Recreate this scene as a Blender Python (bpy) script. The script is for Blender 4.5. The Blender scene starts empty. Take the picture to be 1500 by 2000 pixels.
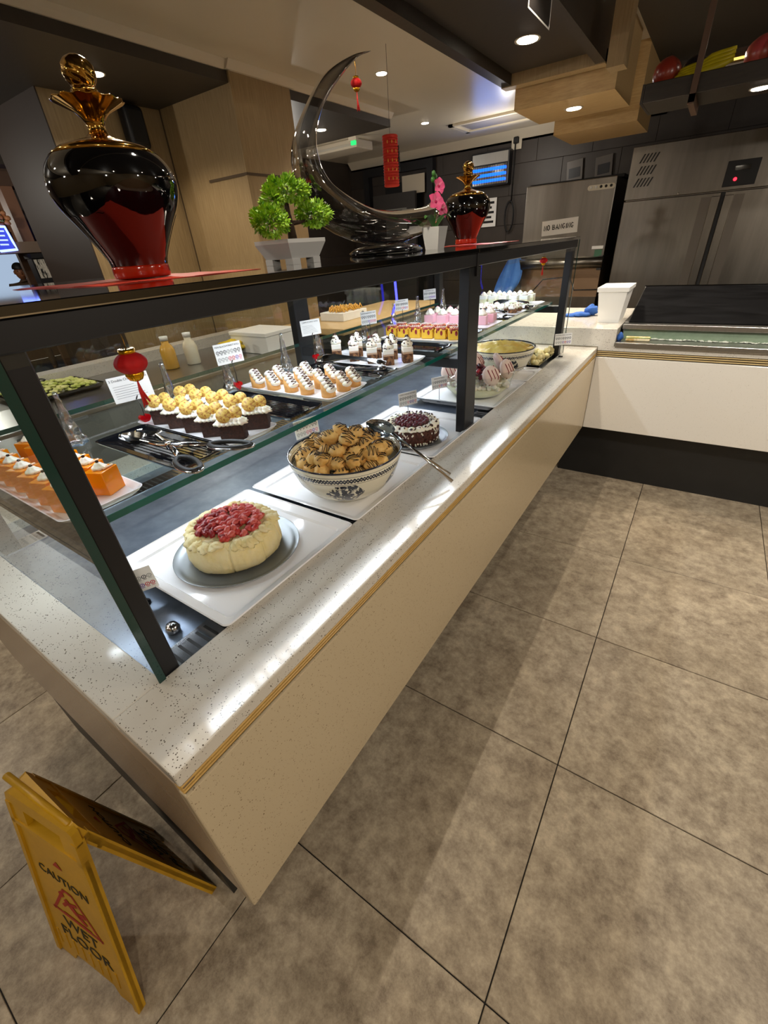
import bpy, bmesh, math, random
from mathutils import Vector, Matrix, noise
random.seed(7)
C = bpy.context.scene.collection
SC = bpy.context.scene
PI = math.pi

# ------------------------------------------------------------------ camera
cam = bpy.data.cameras.new('camera'); camo = bpy.data.objects.new('camera', cam); C.objects.link(camo)
cam.sensor_fit = 'HORIZONTAL'; cam.sensor_width = 36.0; cam.lens = 831.4957 / 1500 * 36.0
cam.clip_start = 0.02; cam.clip_end = 100
Rm = ((0.8328464695, -0.2463894368, 0.4956399940), (0.5496663233, 0.4734317871, -0.6882799401), (-0.0650668213, 0.8456681314, 0.5297279682))
M4 = Matrix.Identity(4)
for i in range(3):
    for j in range(3): M4[i][j] = Rm[i][j]
M4.translation = Vector((0.42546431, -0.06797272, 1.43629947))
camo.matrix_world = M4
SC.camera = camo
# ------------------------------------------------------------------ world, exposure, room lights
W = bpy.data.worlds.new('world'); SC.world = W; W.use_nodes = True
W.node_tree.nodes['Background'].inputs[0].default_value = (1.0, 0.86, 0.7, 1); W.node_tree.nodes['Background'].inputs[1].default_value = 0.25
vs = SC.view_settings
SC.display_settings.display_device = 'sRGB'
vs.view_transform = 'Standard'; vs.look = 'None'; vs.gamma = 1.0; vs.use_curve_mapping = False
vs.exposure = 0.8
try:
    SC.cycles.use_denoising = True; SC.cycles.max_bounces = 8; SC.cycles.transparent_max_bounces = 24
    SC.cycles.sample_clamp_indirect = 4.0; SC.cycles.caustics_reflective = False; SC.cycles.caustics_refractive = False
except Exception: pass
WARM = (1.0, 0.875, 0.71); NEUT = (1.0, 0.93, 0.83); COOL = (0.82, 0.91, 1.0)
ZC = 2.45; ZT = 0.859; ZB = 0.377; ZG = 1.41; ZS = 1.12; YF = 2.7506
def spot(loc, power, col=WARM, angle=120, blend=0.6, r=0.035, aim=None):
    l = bpy.data.lights.new('spot_lamp', 'SPOT'); l.energy = power; l.color = col; l.spot_size = math.radians(angle); l.spot_blend = blend; l.shadow_soft_size = r
    o = bpy.data.objects.new('spot_lamp', l); C.objects.link(o); o.location = loc
    if aim: o.rotation_euler = (Vector(aim) - Vector(loc)).to_track_quat('-Z', 'Y').to_euler()
    return o
def area(loc, sx, sy, power, col=NEUT, rot=(0, 0, 0)):
    l = bpy.data.lights.new('strip_lamp', 'AREA'); l.shape = 'RECTANGLE'; l.size = sx; l.size_y = sy; l.energy = power; l.color = col
    o = bpy.data.objects.new('strip_lamp', l); C.objects.link(o); o.location = loc; o.rotation_euler = rot
    return o
# LED strips under the case top; unseen fill strips added below the shelf
for (yc, ln) in ((0.69, 1.16), (1.93, 1.16)):
    area((-0.405, yc, 1.372), 0.022, ln, 2.2, COOL)
    area((-0.58, yc, 1.1035), 0.012, ln, 2.2, COOL)
# unseen point lamps added around the room as ambient fill
def fill_point(loc, power, col=NEUT, r=0.03):
    l = bpy.data.lights.new('fill_lamp', 'POINT'); l.energy = power; l.color = col; l.shadow_soft_size = r
    o = bpy.data.objects.new('fill_lamp', l); C.objects.link(o); o.location = loc
for q in (((1.7, -1.3, 1.95), 17), ((-1.3, -1.4, 1.95), 9), ((2.3, 1.2, 2.0), 16), ((2.4, 3.9, 2.05), 8), ((-3.6, -0.6, 1.95), 24), ((-4.3, 0.9, 2.0), 8), ((-3.3, 3.9, 2.0), 10), ((-1.6, 5.3, 2.1), 7)): fill_point(*q)
# downlights of the room outside the frame
for (x, y, z, pw) in ((-0.34, 0.80, 2.22, 100), (-0.34, 2.05, 2.22, 75), (-0.34, -1.0, 2.22, 20), (-1.8, -0.6, ZC - 0.03, 12), (-1.8, 1.4, ZC - 0.03, 20), (1.0, 3.4, 2.4, 14), (1.9, 1.6, 2.4, 30), (1.6, -0.5, 2.4, 24)): spot((x, y, z), pw, WARM, 150, 0.5, 0.035)
spot((1.1, 0.5, 2.4), 62, NEUT, 62, 0.8, 0.04, (1.0, 2.75, 0.62))  # unseen aimed spot added to brighten the return counter's front panel
# ------------------------------------------------------------------ material helper
def rgb(h):
    h = h.lstrip('#'); v = [int(h[i:i+2], 16) / 255 for i in (0, 2, 4)]
    return tuple(x / 12.92 if x <= 0.04045 else ((x + 0.055) / 1.055) ** 2.4 for x in v) + (1.0,)
class NT:
    def __init__(s, name):
        s.m = bpy.data.materials.new(name); s.m.use_nodes = True; s.t = s.m.node_tree; s.n = s.t.nodes; s.b = s.n['Principled BSDF']; s.out = s.n['Material Output']
    def node(s, t, **k):
        n = s.n.new(t)
        for a, v in k.items(): setattr(n, a, v)
        return n
    def link(s, a, b): s.t.links.new(a, b)
    def val(s, sock, v):
        if sock in s.b.inputs: s.b.inputs[sock].default_value = v
def mat(name, col, rough=0.5, metal=0.0, **k):
    """k: n=(scale, amount, colour2, stretch xyz) colour noise; bump=(scale, strength); spec; coat; sss; trans; emit"""
    t = NT(name); c = rgb(col) if isinstance(col, str) else col
    t.val('Base Color', c); t.val('Roughness', rough); t.val('Metallic', metal)
    if 'spec' in k: t.val('Specular IOR Level', k['spec'])
    if 'coat' in k: t.val('Coat Weight', k['coat']); t.val('Coat Roughness', k.get('coatr', 0.05))
    if 'sss' in k:
        t.val('Subsurface Weight', k['sss']); t.val('Subsurface Scale', k.get('ssr', 0.01)); t.val('Subsurface Radius', (1.0, 0.6, 0.3))
    if 'trans' in k: t.val('Transmission Weight', k['trans']); t.val('IOR', 1.35)
    if 'emit' in k: t.val('Emission Color', c); t.val('Emission Strength', k['emit'])
    tc = t.node('ShaderNodeTexCoord')
    geo = tc.outputs['Object']
    if k.get('world'):
        geo = t.node('ShaderNodeNewGeometry').outputs['Position']
    if 'n' in k:
        sc, amt, c2, st = (list(k['n']) + [(1, 1, 1)])[:4]
        mp = t.node('ShaderNodeMapping'); mp.inputs['Scale'].default_value = st; t.link(geo, mp.inputs[0])
        no = t.node('ShaderNodeTexNoise'); no.inputs['Scale'].default_value = sc; no.inputs['Detail'].default_value = k.get('detail', 5); no.inputs['Roughness'].default_value = 0.65
        t.link(mp.outputs[0], no.inputs['Vector'])
        rp = t.node('ShaderNodeValToRGB'); lo = 0.5 - 0.5 * amt; e = rp.color_ramp.elements
        w = k.get('width', 0.18); mid = k.get('mid', 0.5)
        e[0].position = mid - w; e[1].position = mid + w; e[0].color = c; e[1].color = rgb(c2)
        t.link(no.outputs['Fac'], rp.inputs[0]); t.link(rp.outputs[0], t.b.inputs['Base Color'])
        if amt < 1:
            mx = t.node('ShaderNodeMixRGB'); mx.inputs[0].default_value = amt; mx.inputs[1].default_value = c
            t.link(rp.outputs[0], mx.inputs[2]); t.link(mx.outputs[0], t.b.inputs['Base Color'])
    if 'bump' in k:
        sc, stg = k['bump'][:2]
        mp = t.node('ShaderNodeMapping'); mp.inputs['Scale'].default_value = k['bump'][2] if len(k['bump']) > 2 else (1, 1, 1); t.link(geo, mp.inputs[0])
        no = t.node('ShaderNodeTexNoise'); no.inputs['Scale'].default_value = sc; no.inputs['Detail'].default_value = 4
        t.link(mp.outputs[0], no.inputs['Vector'])
        bp = t.node('ShaderNodeBump'); bp.inputs['Strength'].default_value = stg; bp.inputs['Distance'].default_value = k.get('bd', 0.003)
        t.link(no.outputs['Fac'], bp.inputs['Height']); t.link(bp.outputs[0], t.b.inputs['Normal'])
    return t.m
def speckle(name, base, spk, rough, scale=260, thr=0.2, base2=None):
    t = NT(name); pos = t.node('ShaderNodeNewGeometry').outputs['Position']
    vo = t.node('ShaderNodeTexVoronoi'); vo.inputs['Scale'].default_value = scale; t.link(pos, vo.inputs['Vector'])
    no = t.node('ShaderNodeTexNoise'); no.inputs['Scale'].default_value = 90; t.link(pos, no.inputs['Vector'])
    sub = t.node('ShaderNodeMath', operation='MULTIPLY'); t.link(no.outputs['Fac'], sub.inputs[0]); sub.inputs[1].default_value = thr * 4.2
    sb2 = t.node('ShaderNodeMath', operation='SUBTRACT'); t.link(sub.outputs[0], sb2.inputs[0]); sb2.inputs[1].default_value = thr * 1.3
    lt = t.node('ShaderNodeMath', operation='LESS_THAN'); t.link(vo.outputs['Distance'], lt.inputs[0]); t.link(sb2.outputs[0], lt.inputs[1])
    mx = t.node('ShaderNodeMixRGB'); mx.inputs[1].default_value = rgb(base); mx.inputs[2].default_value = rgb(spk); t.link(lt.outputs[0], mx.inputs[0])
    t.link(mx.outputs[0], t.b.inputs['Base Color']); t.val('Roughness', rough)
    return t.m
def pane(name, tint=(0.93, 0.98, 0.97, 1), refl=1.0, rough=0.0, f0=1.5):
    t = NT(name); t.n.remove(t.b)
    tr = t.node('ShaderNodeBsdfTransparent'); tr.inputs[0].default_value = tint
    gl = t.node('ShaderNodeBsdfGlossy'); gl.inputs['Roughness'].default_value = rough; gl.inputs[0].default_value = (1, 1, 1, 1)
    fr = t.node('ShaderNodeFresnel'); fr.inputs[0].default_value = f0
    bf = t.node('ShaderNodeNewGeometry').outputs['Backfacing']; io = t.node('ShaderNodeMix'); io.inputs[2].default_value = f0; io.inputs[3].default_value = 1 / f0; t.link(bf, io.inputs[0]); t.link(io.outputs[0], fr.inputs[0])
    mu = t.node('ShaderNodeMath', operation='MULTIPLY'); mu.use_clamp = True; t.link(fr.outputs[0], mu.inputs[0]); mu.inputs[1].default_value = refl
    mx = t.node('ShaderNodeMixShader'); t.link(mu.outputs[0], mx.inputs[0]); t.link(tr.outputs[0], mx.inputs[1]); t.link(gl.outputs[0], mx.inputs[2])
    t.link(mx.outputs[0], t.out.inputs[0]); return t.m
def emis(name, col, s):
    t = NT(name); t.val('Base Color', (0, 0, 0, 1)); c = rgb(col); t.val('Emission Color', c); t.val('Emission Strength', s); return t.m
# ------------------------------------------------------------------ mesh helper
def smooth_prof(P, n=4):
    out = []
    for i in range(len(P) - 1):
        p0, p1, p2, p3 = P[max(i - 1, 0)], P[i], P[i + 1], P[min(i + 2, len(P) - 1)]
        for k in range(n):
            u = k / n; out.append(tuple(max(0.0, 0.5 * ((2 * b) + (c - a) * u + (2 * a - 5 * b + 4 * c - d) * u * u + (3 * b - a - 3 * c + d) * u ** 3)) for a, b, c, d in zip(p0, p1, p2, p3)))
    return out + [P[-1]]
class MB:
    def __init__(s): s.v = []; s.f = []; s.mi = []; s.sm = []; s.k = 0
    def add(s, vs, fs, smooth=False):
        o = len(s.v); s.v += [tuple(v) for v in vs]; s.f += [tuple(i + o for i in f) for f in fs]; s.mi += [s.k] * len(fs); s.sm += [smooth] * len(fs); return s
    def box(s, x0, x1, y0, y1, z0, z1, bev=0.0, rot=None, seg=2, piv=None):
        if bev > 0:
            bm = bmesh.new(); bmesh.ops.create_cube(bm, size=1)
            for v in bm.verts: v.co = Vector(((x0 + x1) / 2 + v.co.x * (x1 - x0), (y0 + y1) / 2 + v.co.y * (y1 - y0), (z0 + z1) / 2 + v.co.z * (z1 - z0)))
            bmesh.ops.bevel(bm, geom=list(bm.edges), offset=bev, segments=seg, profile=0.5, affect='EDGES')
            vs = [v.co.copy() for v in bm.verts]; bm.verts.index_update(); fs = [[v.index for v in f.verts] for f in bm.faces]; bm.free()
        else:
            vs = [Vector((x, y, z)) for z in (z0, z1) for y in (y0, y1) for x in (x0, x1)]
            fs = [(0, 2, 3, 1), (4, 5, 7, 6), (0, 1, 5, 4), (2, 6, 7, 3), (0, 4, 6, 2), (1, 3, 7, 5)]
        if rot is not None:
            c = Vector(piv) if piv else Vector(((x0 + x1) / 2, (y0 + y1) / 2, (z0 + z1) / 2)); Rr = rot.to_3x3()
            vs = [Rr @ (v - c) + c for v in vs]
        return s.add(vs, fs, bev > 0 and seg > 2)
    def lathe(s, prof, n=32, c=(0, 0, 0), smooth=True, sq=None, fn=None):
        vs = []; m = len(prof)
        for i in range(n):
            a = 2 * PI * i / n
            for j, (r, z) in enumerate(prof):
                rr = r
                if fn: rr, z = fn(r, z, a, j)
                vs.append((c[0] + rr * math.cos(a), c[1] + rr * math.sin(a), c[2] + z))
        fs = []
        for i in range(n):
            k = (i + 1) % n
            for j in range(m - 1): fs.append((i * m + j, k * m + j, k * m + j + 1, i * m + j + 1))
        if prof[0][0] > 1e-6: fs.append(tuple(i * m for i in range(n))[::-1])
        if prof[-1][0] > 1e-6: fs.append(tuple(i * m + m - 1 for i in range(n)))
        return s.add(vs, fs, smooth)
    def tube(s, pts, r, n=6, cap=True, smooth=True, flat=1.0):
        pts = [Vector(p) for p in pts]; rs = r if isinstance(r, (list, tuple)) else [r] * len(pts); vs = []; up = None
        for i, p in enumerate(pts):
            d = (pts[min(i + 1, len(pts) - 1)] - pts[max(i - 1, 0)])
            d = d.normalized() if d.length > 1e-9 else Vector((0, 0, 1))
            if up is None: up = d.orthogonal().normalized()
            a = (up - d * up.dot(d)); a = a.normalized() if a.length > 1e-6 else d.orthogonal().normalized(); up = a; b = d.cross(a)
            for k in range(n):
                t = 2 * PI * k / n; vs.append(p + a * (rs[i] * math.cos(t)) + b * (rs[i] * math.sin(t) * flat))
        fs = [(i * n + k, i * n + (k + 1) % n, (i + 1) * n + (k + 1) % n, (i + 1) * n + k) for i in range(len(pts) - 1) for k in range(n)]
        if cap: fs += [tuple(range(n))[::-1], tuple((len(pts) - 1) * n + k for k in range(n))]
        return s.add(vs, fs, smooth)
    def prism(s, poly, axis, a, b, smooth=False):
        """extrude a 2-D polygon along axis from a to b (axis 0: poly=(y,z); 1: (x,z); 2: (x,y))"""
        def P(p, t): return ((t, p[0], p[1]), (p[0], t, p[1]), (p[0], p[1], t))[axis]
        n = len(poly); vs = [P(p, a) for p in poly] + [P(p, b) for p in poly]
        fs = [tuple(range(n))[::-1], tuple(range(n, 2 * n))] + [(i, (i + 1) % n, n + (i + 1) % n, n + i) for i in range(n)]
        return s.add(vs, fs, smooth)
    def ball(s, c, r, seg=10, rings=7, sc=(1, 1, 1), nz=0.0, nf=8.0, seed=0.0, rot=None):
        vs = []; fs = []
        for i in range(rings + 1):
            t = PI * i / rings
            for k in range(seg):
                p = 2 * PI * k / seg; d = Vector((math.sin(t) * math.cos(p), math.sin(t) * math.sin(p), math.cos(t)))
                q = 1 + (nz * noise.noise(d * nf + Vector((seed, seed * 1.7, 0))) if nz else 0)
                v = Vector((d.x * r * sc[0] * q, d.y * r * sc[1] * q, d.z * r * sc[2] * q))
                if rot is not None: v = rot @ v
                vs.append(v + Vector(c))
        for i in range(rings):
            for k in range(seg):
                a, b = i * seg + k, i * seg + (k + 1) % seg
                fs.append((a, a + seg, b + seg, b))
        return s.add(vs, fs, True)
    def swirl(s, c, r, h, lobes=6, twist=3.0, amp=0.16, n=24, m=9, seed=0, sx=1.0, sy=1.0):
        vs = []
        for j in range(m):
            t = j / (m - 1); rr = r * (1 - t ** 1.6) ** 0.75 * (1 + 0.12 * math.sin(t * 9)) if t < 1 else 0.0004
            for i in range(n):
                a = 2 * PI * i / n; q = rr * (1 + amp * math.cos(lobes * a + twist * t * 2 + seed))
                vs.append((c[0] + q * math.cos(a) * sx, c[1] + q * math.sin(a) * sy, c[2] + h * (t ** 0.85)))
        fs = [(j * n + i, j * n + (i + 1) % n, (j + 1) * n + (i + 1) % n, (j + 1) * n + i) for j in range(m - 1) for i in range(n)]
        fs += [tuple(range(n))[::-1], tuple((m - 1) * n + i for i in range(n))]
        return s.add(vs, fs, True)
    def mesh(s, name, mats):
        me = bpy.data.meshes.new(name); me.from_pydata(s.v, [], s.f)
        for m in (mats if isinstance(mats, (list, tuple)) else [mats]): me.materials.append(m)
        me.polygons.foreach_set('material_index', s.mi); me.polygons.foreach_set('use_smooth', s.sm); me.update(); return me
    def obj(s, name, mats, parent=None, **k): return link(name, s.mesh(name, mats), parent, **k)
def link(name, me, parent=None, loc=None, rot=None, scale=None, kind=None, label=None):
    o = bpy.data.objects.new(name, me); C.objects.link(o)
    if parent: o.parent = parent
    if loc is not None: o.location = loc
    if rot is not None: o.rotation_euler = rot if not isinstance(rot, (int, float)) else (0, 0, rot)
    if scale is not None: o.scale = scale if not isinstance(scale, (int, float)) else (scale,) * 3
    if kind: o['kind'] = kind
    if label: o['label'] = label
    return o
def tag(o, label, cat, group=None):
    o['label'] = label; o['category'] = cat
    if group: o['group'] = group
    return o
def thing(name, label, cat, loc=(0, 0, 0), rz=0, group=None):
    o = bpy.data.objects.new(name, None); C.objects.link(o); o.location = loc; o.rotation_euler = (0, 0, rz); o.empty_display_size = 0.05
    return tag(o, label, cat, group)
def dup(root, loc=None, rz=None, label=None, scale=None, skip=()):
    r = root.copy(); C.objects.link(r)
    if loc is not None: r.location = loc
    if rz is not None: r.rotation_euler = (0, 0, rz)
    if scale is not None: r.scale = (scale,) * 3
    if label: r['label'] = label
    for ch in list(root.children):
        c = ch.copy(); C.objects.link(c); c.parent = r
        for g in list(ch.children):
            d = g.copy(); C.objects.link(d); d.parent = c
    return r
def text(name, body, size, m, parent, loc, rot, align='CENTER', ext=0.0004, sx=1.0):
    cu = bpy.data.curves.new(name, 'FONT'); cu.body = body; cu.size = size; cu.align_x = align; cu.align_y = 'CENTER'; cu.extrude = ext; cu.resolution_u = 2
    o = bpy.data.objects.new(name, cu); C.objects.link(o)
    me = bpy.data.meshes.new_from_object(o); bpy.data.objects.remove(o); me.materials.clear(); me.materials.append(m)
    t = link(name, me, parent, loc, rot); t.scale = (sx, 1, 1); return t
def struct(mb, name, mats, parent=None):
    o = mb.obj(name, mats, parent)
    if parent is None: o['kind'] = 'structure'
    return o
ORD = ['first', 'second', 'third', 'fourth', 'fifth', 'sixth', 'seventh', 'eighth', 'ninth', 'tenth', 'eleventh', 'twelfth', 'thirteenth', 'fourteenth', 'fifteenth', 'sixteenth', 'seventeenth', 'eighteenth', 'nineteenth', 'twentieth']
# ------------------------------------------------------------------ materials
m_quartz = speckle('white_quartz', '#cfcac0', '#5f574c', 0.13, 230, 0.2)
m_panel = speckle('cream_panel', '#c2b294', '#7d6c52', 0.18, 230, 0.17)
m_gold = mat('groove_brass', '#c9a258', 0.4, n=(30, 0.5, '#a37d3c'))
m_black = mat('black_plinth', '#141414', 0.45, n=(8, 0.4, '#222222'))
m_frame = mat('charcoal_frame', '#1d1d20', 0.4, 0.2)
m_pane = pane('clear_glass', (0.94, 0.985, 0.98, 1), 1.0)
m_paneshelf = pane('shelf_glass', (0.86, 0.95, 0.94, 1), 1.0)
m_gedge = mat('green_glass_edge', '#0c3733', 0.08, spec=0.8)
m_sedge = mat('teal_shelf_edge', '#136058', 0.08, spec=0.8)
m_topglass = mat('black_top_glass', '#08090a', 0.04, spec=0.9, coat=1.0)
m_steel = mat('brushed_steel', '#b4b2ae', 0.3, 1.0, n=(3, 0.25, '#8f8d8a', (60, 1, 1)), bump=(4, 0.05, (200, 1, 1)))
m_deck = mat('steel_deck', '#93a0b2', 0.34, 0.8, n=(7, 0.8, '#5f6a7a', (1, 1, 1)))
m_fridge = mat('fridge_steel', '#8c867d', 0.3, 1.0, n=(1.2, 0.6, '#5c564e', (5, 1, 0.5)), bump=(3, 0.04, (1, 1, 160)))
m_chrome = mat('polished_steel', '#d2d2d4', 0.12, 1.0)
m_dark = mat('dark_void', '#0b0b0c', 0.6)
m_wood = mat('oak_veneer', '#9f8862', 0.5, n=(14, 0.8, '#826c49', (9, 9, 0.5)), world=True, detail=7)
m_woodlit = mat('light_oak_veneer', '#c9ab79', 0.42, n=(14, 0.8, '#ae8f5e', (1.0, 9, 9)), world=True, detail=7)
m_wooddk = mat('dark_stained_wood', '#30281f', 0.45, n=(14, 0.9, '#1f1913', (1.0, 8, 8)), world=True, detail=7)
m_soffit = mat('dark_soffit_paint', '#3a342c', 0.55, n=(12, 0.5, '#322c25', (1, 6, 1)), world=True)
m_brown = mat('brown_partition', '#5a4231', 0.5, n=(6, 0.5, '#4a3426'), world=True)
m_ceil = mat('ceiling_paint', '#cfc6b4', 0.28, n=(1.5, 0.3, '#c3b9a6'), world=True, bump=(600, 0.05))
m_cornice = mat('cornice_plaster', '#c9bfac', 0.5)
m_wall = mat('dark_wall_tile', '#3a322c', 0.5, n=(4, 0.8, '#2e2722'), world=True)
m_wallgrout = mat('wall_grout', '#2b2520', 0.8)
m_white = mat('white_melamine', '#f1f0f2', 0.12, coat=0.3)
m_whitem = mat('white_plastic', '#e6e6e4', 0.35)
m_paper = mat('paper_card', '#f0efec', 0.6)
m_ink = mat('black_ink', '#141416', 0.7)
m_red = mat('red_velvet', '#c8080c', 0.75, n=(40, 0.5, '#9c0408'))
m_redpl = mat('red_acrylic', '#b00c14', 0.12, coat=0.6)
m_goldm = mat('gold_plate', '#c99a48', 0.1, 1.0)
m_goldfoil = mat('gold_foil', '#e0a520', 0.25, 0.9)
m_redtas = mat('red_tassel', '#d6201a', 0.6)
m_cream = mat('whipped_cream', '#f6efde', 0.5, sss=0.3, ssr=0.004)
m_creamy = mat('yellow_cream', '#e6d391', 0.55, sss=0.1, ssr=0.003, n=(25, 0.7, '#efe3bd'), bump=(60, 0.8))
m_choc = mat('chocolate_sponge', '#452619', 0.8, n=(160, 1, '#1a0b07'), bump=(180, 1.0))
m_chocs = mat('chocolate_sauce', '#1d0c07', 0.2)
m_acr = pane('clear_acrylic', (0.86, 0.89, 0.93, 1), 5.0, 0.12, 1.6)
m_blackpl = mat('black_gloss_melamine', '#0d0e12', 0.12, coat=0.6)
m_blue = mat('blue_cloth', '#2f5fae', 0.85, n=(30, 0.6, '#264f94'), bump=(90, 0.5))
m_led = emis('lamp_glow', '#fff1d8', 14.0)
m_ledw = emis('lamp_glow_cool', '#f4f6ff', 14.0)
m_ring = mat('lamp_bezel', '#b9b4a8', 0.35)

# ================================================================== STRUCTURE
# floor: 0.6 m porcelain tiles on dark grout, joint lines as in the photograph
TX, TY, TS = 0.4122, 0.1892, 0.6
fl = struct(MB().box(-10, 3.4, -3.2, 6.4, -0.05, -0.004), 'floor', mat('floor_grout', '#1c1814', 0.8))
def tile_mat():
    t = NT('stone_floor_tile'); pos = t.node('ShaderNodeNewGeometry').outputs['Position']; oi = t.node('ShaderNodeObjectInfo')
    off = t.node('ShaderNodeVectorMath', operation='ADD'); sc = t.node('ShaderNodeVectorMath', operation='SCALE'); sc.inputs['Scale'].default_value = 1.0
    cmb = t.node('ShaderNodeCombineXYZ'); rr = t.node('ShaderNodeMath', operation='MULTIPLY'); t.link(oi.outputs['Random'], rr.inputs[0]); rr.inputs[1].default_value = 40
    t.link(rr.outputs[0], cmb.inputs[2]); t.link(pos, off.inputs[0]); t.link(cmb.outputs[0], off.inputs[1])
    n1 = t.node('ShaderNodeTexNoise'); n1.inputs['Scale'].default_value = 17; n1.inputs['Detail'].default_value = 13; n1.inputs['Roughness'].default_value = 0.8; t.link(off.outputs[0], n1.inputs['Vector'])
    n2 = t.node('ShaderNodeTexNoise'); n2.inputs['Scale'].default_value = 4.5; n2.inputs['Detail'].default_value = 6; t.link(off.outputs[0], n2.inputs['Vector'])
    r1 = t.node('ShaderNodeValToRGB'); e = r1.color_ramp.elements; e[0].position = 0.36; e[1].position = 0.64; e[0].color = rgb('#7f7262'); e[1].color = rgb('#c3b6a0'); t.link(n1.outputs['Fac'], r1.inputs[0])
    r2 = t.node('ShaderNodeValToRGB'); e = r2.color_ramp.elements; e[0].position = 0.35; e[1].position = 0.65; e[0].color = (0.86, 0.83, 0.79, 1); e[1].color = (1.05, 1.04, 1.02, 1); t.link(n2.outputs['Fac'], r2.inputs[0])
    mu = t.node('ShaderNodeMixRGB', blend_type='MULTIPLY'); mu.inputs[0].default_value = 1; t.link(r1.outputs[0], mu.inputs[1]); t.link(r2.outputs[0], mu.inputs[2]); t.link(mu.outputs[0], t.b.inputs['Base Color'])
    t.val('Roughness', 0.42); t.val('Specular IOR Level', 0.35)
    bp = t.node('ShaderNodeBump'); bp.inputs['Strength'].default_value = 0.15; bp.inputs['Distance'].default_value = 0.002; t.link(n1.outputs['Fac'], bp.inputs['Height']); t.link(bp.outputs[0], t.b.inputs['Normal'])
    return t.m
tme = MB().box(-0.2985, 0.2985, -0.2985, 0.2985, -0.012, 0.0, 0.0012, seg=1).mesh('tile', tile_mat())
for i in range(-8, 5):
    for j in range(-4, 10):
        cx, cy = TX + (i + 0.5) * TS, TY + (j + 0.5) * TS
        if cx > 0.9 and cy > 3.2: continue
        link('tile', tme, fl, (cx, cy, 0), (0, 0, (i * 7 + j * 3) % 4 * PI / 2))
# ceiling
struct(MB().box(-10, 3.4, -3.2, 6.4, ZC, ZC + 0.05), 'ceiling', m_ceil)
# walls; the back wall is laid with big dark tiles
wb = struct(MB().box(-4.25, 3.4, 6.22, 6.4, 0, ZC), 'wall_back', m_wallgrout)
wt = MB().box(-0.2985, 0.2985, -0.006, 0, 0.0015, 0.298, 0.0015, seg=1).mesh('wall_tile', m_wall)
for j in range(2, 8):
    for i in range(10):
        x = -3.95 + i * 0.6 + (0.3 if j % 2 else 0)
        if -3.95 < x < -2.85 and j < 7: continue
        link('wall_tile', wt, wb, (x, 6.22, j * 0.3 + 0.05))
struct(MB().box(-4.4, -4.25, 4.3, 6.4, 0, ZC), 'wall_left', m_wall)
struct(MB().box(3.4, 3.5, -3.2, 6.4, 0, ZC), 'wall_right', m_wood)
struct(MB().box(-10, 3.5, -3.3, -3.2, 0, ZC), 'wall_front', m_wood)
struct(MB().box(-10.1, -10, -3.2, 6.4, 0, ZC), 'wall_far', m_brown)
struct(MB().box(-10, -4.4, 6.3, 6.4, 0, ZC), 'wall_far_back', m_brown)
struct(MB().prism([(6.20, 2.35), (6.20, 2.37), (6.14, 2.43), (6.12, 2.4499), (6.2, 2.4499)], 0, -4.2, -0.3), 'trim_1', m_cornice)
# pillar clad in oak: corner block and the recessed block to the left
PX, PY, XW = -2.354, 2.493, -3.124
p = struct(MB().box(-3.9, XW, 1.70, PY + 0.1, 0, 2.36), 'wall_pillar_left', m_wood)
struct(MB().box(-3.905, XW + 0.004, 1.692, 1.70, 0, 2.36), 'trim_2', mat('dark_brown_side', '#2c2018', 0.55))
p = struct(MB().box(XW, PX + 0.012, PY, 3.03, 0, ZC), 'wall_pillar_right', m_wood)
mb = MB(); mb.box(-2.74, PX + 0.016, PY - 0.006, 3.036, 1.90, 1.915); mb.obj('panel_groove', mat('groove_shadow', '#4a3a26', 0.7), p)
MB().box(-3.116, -3.106, PY - 0.004, PY, 0, 2.36).obj('panel_seam', mat('seam_dark', '#4a3a26', 0.7), p)
MB().box(-2.365, PX + 0.015, PY - 0.004, PY + 0.01, 0, ZC).obj('corner_bead', m_wood, p)
# soffit over the left side, dark underside, plaster cornice along its edge
struct(MB().box(-4.6, PX, -3.2, 4.36, 2.356, ZC - 0.001), 'ceiling_soffit_left', m_soffit)
mb = MB(); mb.prism([(PX, 2.41), (PX + 0.012, 2.41), (PX + 0.03, 2.43), (PX + 0.045, 2.4495), (PX, 2.4495)], 1, -3.2, 4.36)
mb.prism([(PX, 2.41), (PX + 0.032, 2.41), (PX + 0.05, 2.43), (PX + 0.065, 2.4495), (PX, 2.4495)], 1, PY - 0.03, 3.06)
struct(mb, 'trim_3', m_cornice)
# soffit over the case on the right: recessed dark panel inside a wooden border, then two hanging boxes
s = struct(MB().box(-0.9, -0.32, -2.6, 3.40, 2.25, ZC - 0.001), 'ceiling_soffit_right', m_wooddk)
mb = MB(); mb.box(-0.9, -0.84, -2.6, 3.40, 2.2, 2.25); mb.box(-0.37, -0.32, -2.6, 3.4, 2.2, 2.25); mb.obj('border_side', m_wooddk, s)
MB().box(-0.9, -0.32, 3.33, 3.41, 2.195, 2.252).obj('border_end', m_wood, s)
struct(MB().box(-0.85, -0.27, 3.44, 3.98, 2.1, ZC - 0.001), 'ceiling_box_near', m_woodlit)
struct(MB().box(-0.80, -0.24, 4.18, 4.76, 2.05, ZC - 0.001), 'ceiling_box_far', m_woodlit)
struct(MB().box(-0.24, 3.4, -1.0, 6.1, 2.43, 2.449), 'ceiling_dark_right', m_soffit)
mb = MB()
for (x0, x1, y0, y1) in ((-0.24, -0.16, 3.0, 3.1),): mb.box(x0, x1, y0, y1, 2.1, 2.43)
struct(mb, 'trim_4', m_wood)
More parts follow.
